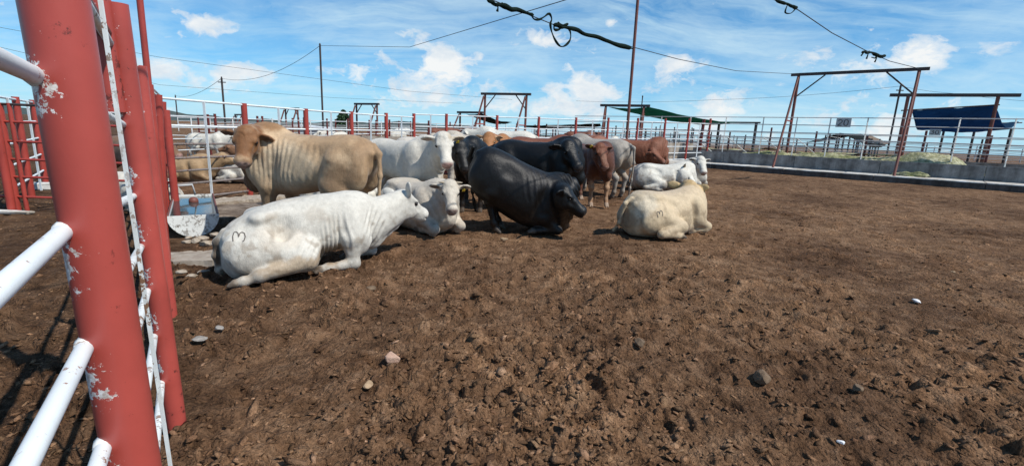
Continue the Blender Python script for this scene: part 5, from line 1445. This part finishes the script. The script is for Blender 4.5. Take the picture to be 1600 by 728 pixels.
# 8 brown steer facing
make_cow('steer', 'red-brown steer with pale legs standing and facing the viewer',
  dict(col=(.105, .034, .016), scale=.96, headw=(at(939, 229, 9.75), at(947, 271, 9.5)), bull=.2, hs=1.0, fat=.82, legr=.95, muzzle=(.34, .17, .12), tags=(-1,), ear={-1: (-.2, 1, .15), 1: (-.2, 1, -.1)}, earin=(.05, .02, .015), face=(.15, .046, .019),
       blaze=(.20, .085, .045), patch=[((.58, -.2, .25), (.2, .18, .42), (.50, .30, .17), .8), ((.58, .2, .25), (.2, .18, .42), (.50, .30, .17), .8)], legs={'fl': (.10,), 'fr': (.0,)}, dirt=.12, hoof=(.4, .3, .22)), P2(1.72, 10.95), -70, .019, 'steer')
# 9 grey-white bull from behind
make_cow('bull', 'grey-white bull seen from behind with its tail hanging, right of the brown steer',
  dict(col=(.33, .295, .25), scale=1.04, headw=((1.2, 13.6, 1.25), (.95, 13.9, .95)), bull=.6, fat=1.05, patch=[((-.8, 0, .75), (.3, .5, .3), (.34, .26, .18), .6)], dirt=.5,
       tail=[(-.87, -.02, 1.28), (-.975, -.06, 1.2), (-.99, -.09, .85), (-.965, -.09, .45), (-.94, -.09, .2)]), P2(2.16, 12.35), 133, .021)
# 10 red bull with neck folds
make_cow('bull', 'dark red bull with a deeply folded neck, head lowered towards the feed bunk', dict(col=(.19, .062, .028), scale=.99, headw=(at(1021, 236, 14.6), at(1039, 256, 14.35)), bull=1., hs=1.0, neck=1.2, dewlap=1., bend=.3, muzzle=(.30, .14, .10),
       folds=[((.88, 0, 1.0), (.45, .5, .6), (1, 0, -.1), .10, .016), ((.3, .0, 1.0), (.4, .5, .5), (1, 0, 0), .13, .008)], dirt=.2), P2(3.85, 15.0), -10, .022)
# 11 white cow lying, head turned away
make_cow('cow', 'white cow lying beyond the cream cow, dark horns, flank in dappled shade', dict(col=(.66, .63, .55), pose='lie', scale=.95, headw=(at(1072, 264, 13.25), at(1083, 286, 13.05)), horn=(.24, (-.2, .7, .9)), muzzle=(.3, .2, .17), earin=(.1, .06, .05), dirt=.6,
       patch=[((.2, -.3, .2), (.6, .3, .25), (.30, .22, .15), .7)]), P2(4.25, 13.45), -8, .022, 'cow')
# 12 white cow lying, head up
make_cow('cow', 'white cow lying behind the horned cow with its head held up', dict(col=WHITE, pose='lie', scale=1.0, headw=(at(1096, 248, 14.2), at(1100, 271, 13.95)), muzzle=(.36, .24, .2), ear={1: (-.2, 1, -.1), -1: (-.2, 1, -.1)}, earin=(.06, .04, .03), dewlap=1.2, dirt=.35, neck=1.05), P2(5.10, 14.95), -42, .022, 'cow')
# 13 cream cow from behind
make_cow('cow', 'cream cow lying apart on the right, seen from behind, dark brand on its hip',
  dict(col=(.58, .455, .295), face=(.48, .32, .14), pose='lie', scale=.90, headw=(at(1077, 286, 8.20), at(1086, 297, 8.62)), bull=.4, hs=1.12, fat=1.02, neck=1.1, ear={1: (-.3, 1, .15), -1: (-.3, 1, .1)}, earcol=(.58, .40, .18), dirt=.22,
       patch=[((1.05, 0, .95), (.3, .3, .2), (.55, .38, .17), .8), ((.0, 0, .8), (.9, .3, .12), (.60, .46, .31), .5), ((-.7, -.2, .5), (.25, .25, .3), (.72, .64, .50), .5), ((-.93, -.06, .3), (.1, .2, .22), (.30, .21, .13), .7), ((.1, -.42, .06), (.7, .2, .12), (.26, .17, .10), .7)],
       brand=((-.52, -1.0, .47), (0, 1, -.1), (-.25, 0, 1), .095)), P2(2.57, 7.80), 27, .015, 'cow')
# herd at the back
def back_(label, col, x, y, yaw, pose='stand', head=None, scale=1., dark=0, **kw):
    yr = math.radians(yaw); f = V3((math.cos(yr), math.sin(yr), 0)); g = float(ground(x, y))
    if head is None: head = (V3((x, y, g + (1.32 if pose == 'stand' else .9) * scale)) + f * 1.25 * scale, V3((x, y, g + (.98 if pose == 'stand' else .68) * scale)) + f * 1.62 * scale)
    return make_cow('cow', label, dict(col=col, pose=pose, scale=scale, headw=head, dark=dark, **kw), P2(x, y), yaw, .03, 'cow')
back_('ginger cow with pale ears peering over the black bulls', (.34, .15, .055), -.30, 13.4, -96, head=(at(764, 211, 12.1), at(764, 232, 11.9)), hs=1.1, earin=(.5, .38, .26), earcol=(.45, .3, .18))
back_('white cow standing far back under the bare red frame', WHITE, -.35, 16.1, 172, scale=1.12)
back_('dark red cow in the back row, left of the beige one', (.16, .05, .025), .65, 12.9, 12, scale=1.02)
back_('reddish cow in the back row right behind the black bull', (.25, .10, .06), 1.75, 13.9, 8, scale=1.02)
back_('beige cow in the back row beside the grey-white bull', (.48, .39, .28), 2.35, 14.3, 194, scale=.98)
back_('off-white cow in the back row behind the tagged white bull', (.55, .50, .43), -2.1, 11.7, 10, scale=.98, horn=(.2, (-.2, 1, .5)))
back_('pale cow in the back row left of the off-white one', (.50, .44, .36), -1.3, 14.3, 170, scale=1.02)
# next pen on the left
back_('white cow standing in the next pen, seen through the side fence', WHITE, -11.9, 18.3, 8, scale=.80)
back_('white cow lying in the next pen nearest the tan bull', WHITE, -7.35, 12.7, -12, 'lie', scale=.80, dirt=.4)
back_('tan cow lying in the next pen beside the red posts', (.36, .24, .13), -8.75, 12.35, 5, 'lie', scale=.82)
back_('spotted brown cow behind the white cow in the next pen', (.20, .10, .05), -9.6, 17.6, -170, 'lie', scale=.8, patch=[((.2, 0, .7), (.4, .5, .3), (.6, .55, .5), .9)])
back_('brown cow in the alley seen between the first two red posts', (.20, .11, .06), -8.1, 10.0, -20, scale=.85)
back_('white cow lying in the alley seen between the first two red posts', WHITE, -6.6, 8.25, 170, 'lie', scale=.7)
# far pens: copies too small to tell apart
src = [o for o in COL.objects if o.name.startswith('cow') and o.get('category') == 'cow' and o['label'].startswith(('white cow standing in the next', 'spotted brown', 'dark red cow in the back'))]
r_ = np.random.default_rng(21)
for k, (x, y) in enumerate([(-14, 27), (-11, 29), (-7.5, 28), (-5.2, 33), (-9, 36), (-15, 40), (-4, 44), (-12, 50), (-20, 52), (-2, 36), (-17, 33), (-7, 41), (4, 30), (7, 34), (1.5, 33)]):
    s_ = src[k % len(src)]; c = s_.copy(); COL.objects.link(c); c.location = (x, y, float(ground(x, y)) - .01); c.rotation_euler.z = r_.uniform(0, 6.28)
    c['label'] = ('small distant dark red animal among the rails of the far pens', 'small distant white animal standing among the rails of the far pens', 'small distant spotted brown animal lying among the rails of the far pens')[next(i for i, w_ in enumerate(('dark red', 'white cow', 'spotted')) if s_['label'].startswith(w_))]; c['category'] = 'cow'; c['group'] = 'cattle in the far pens'
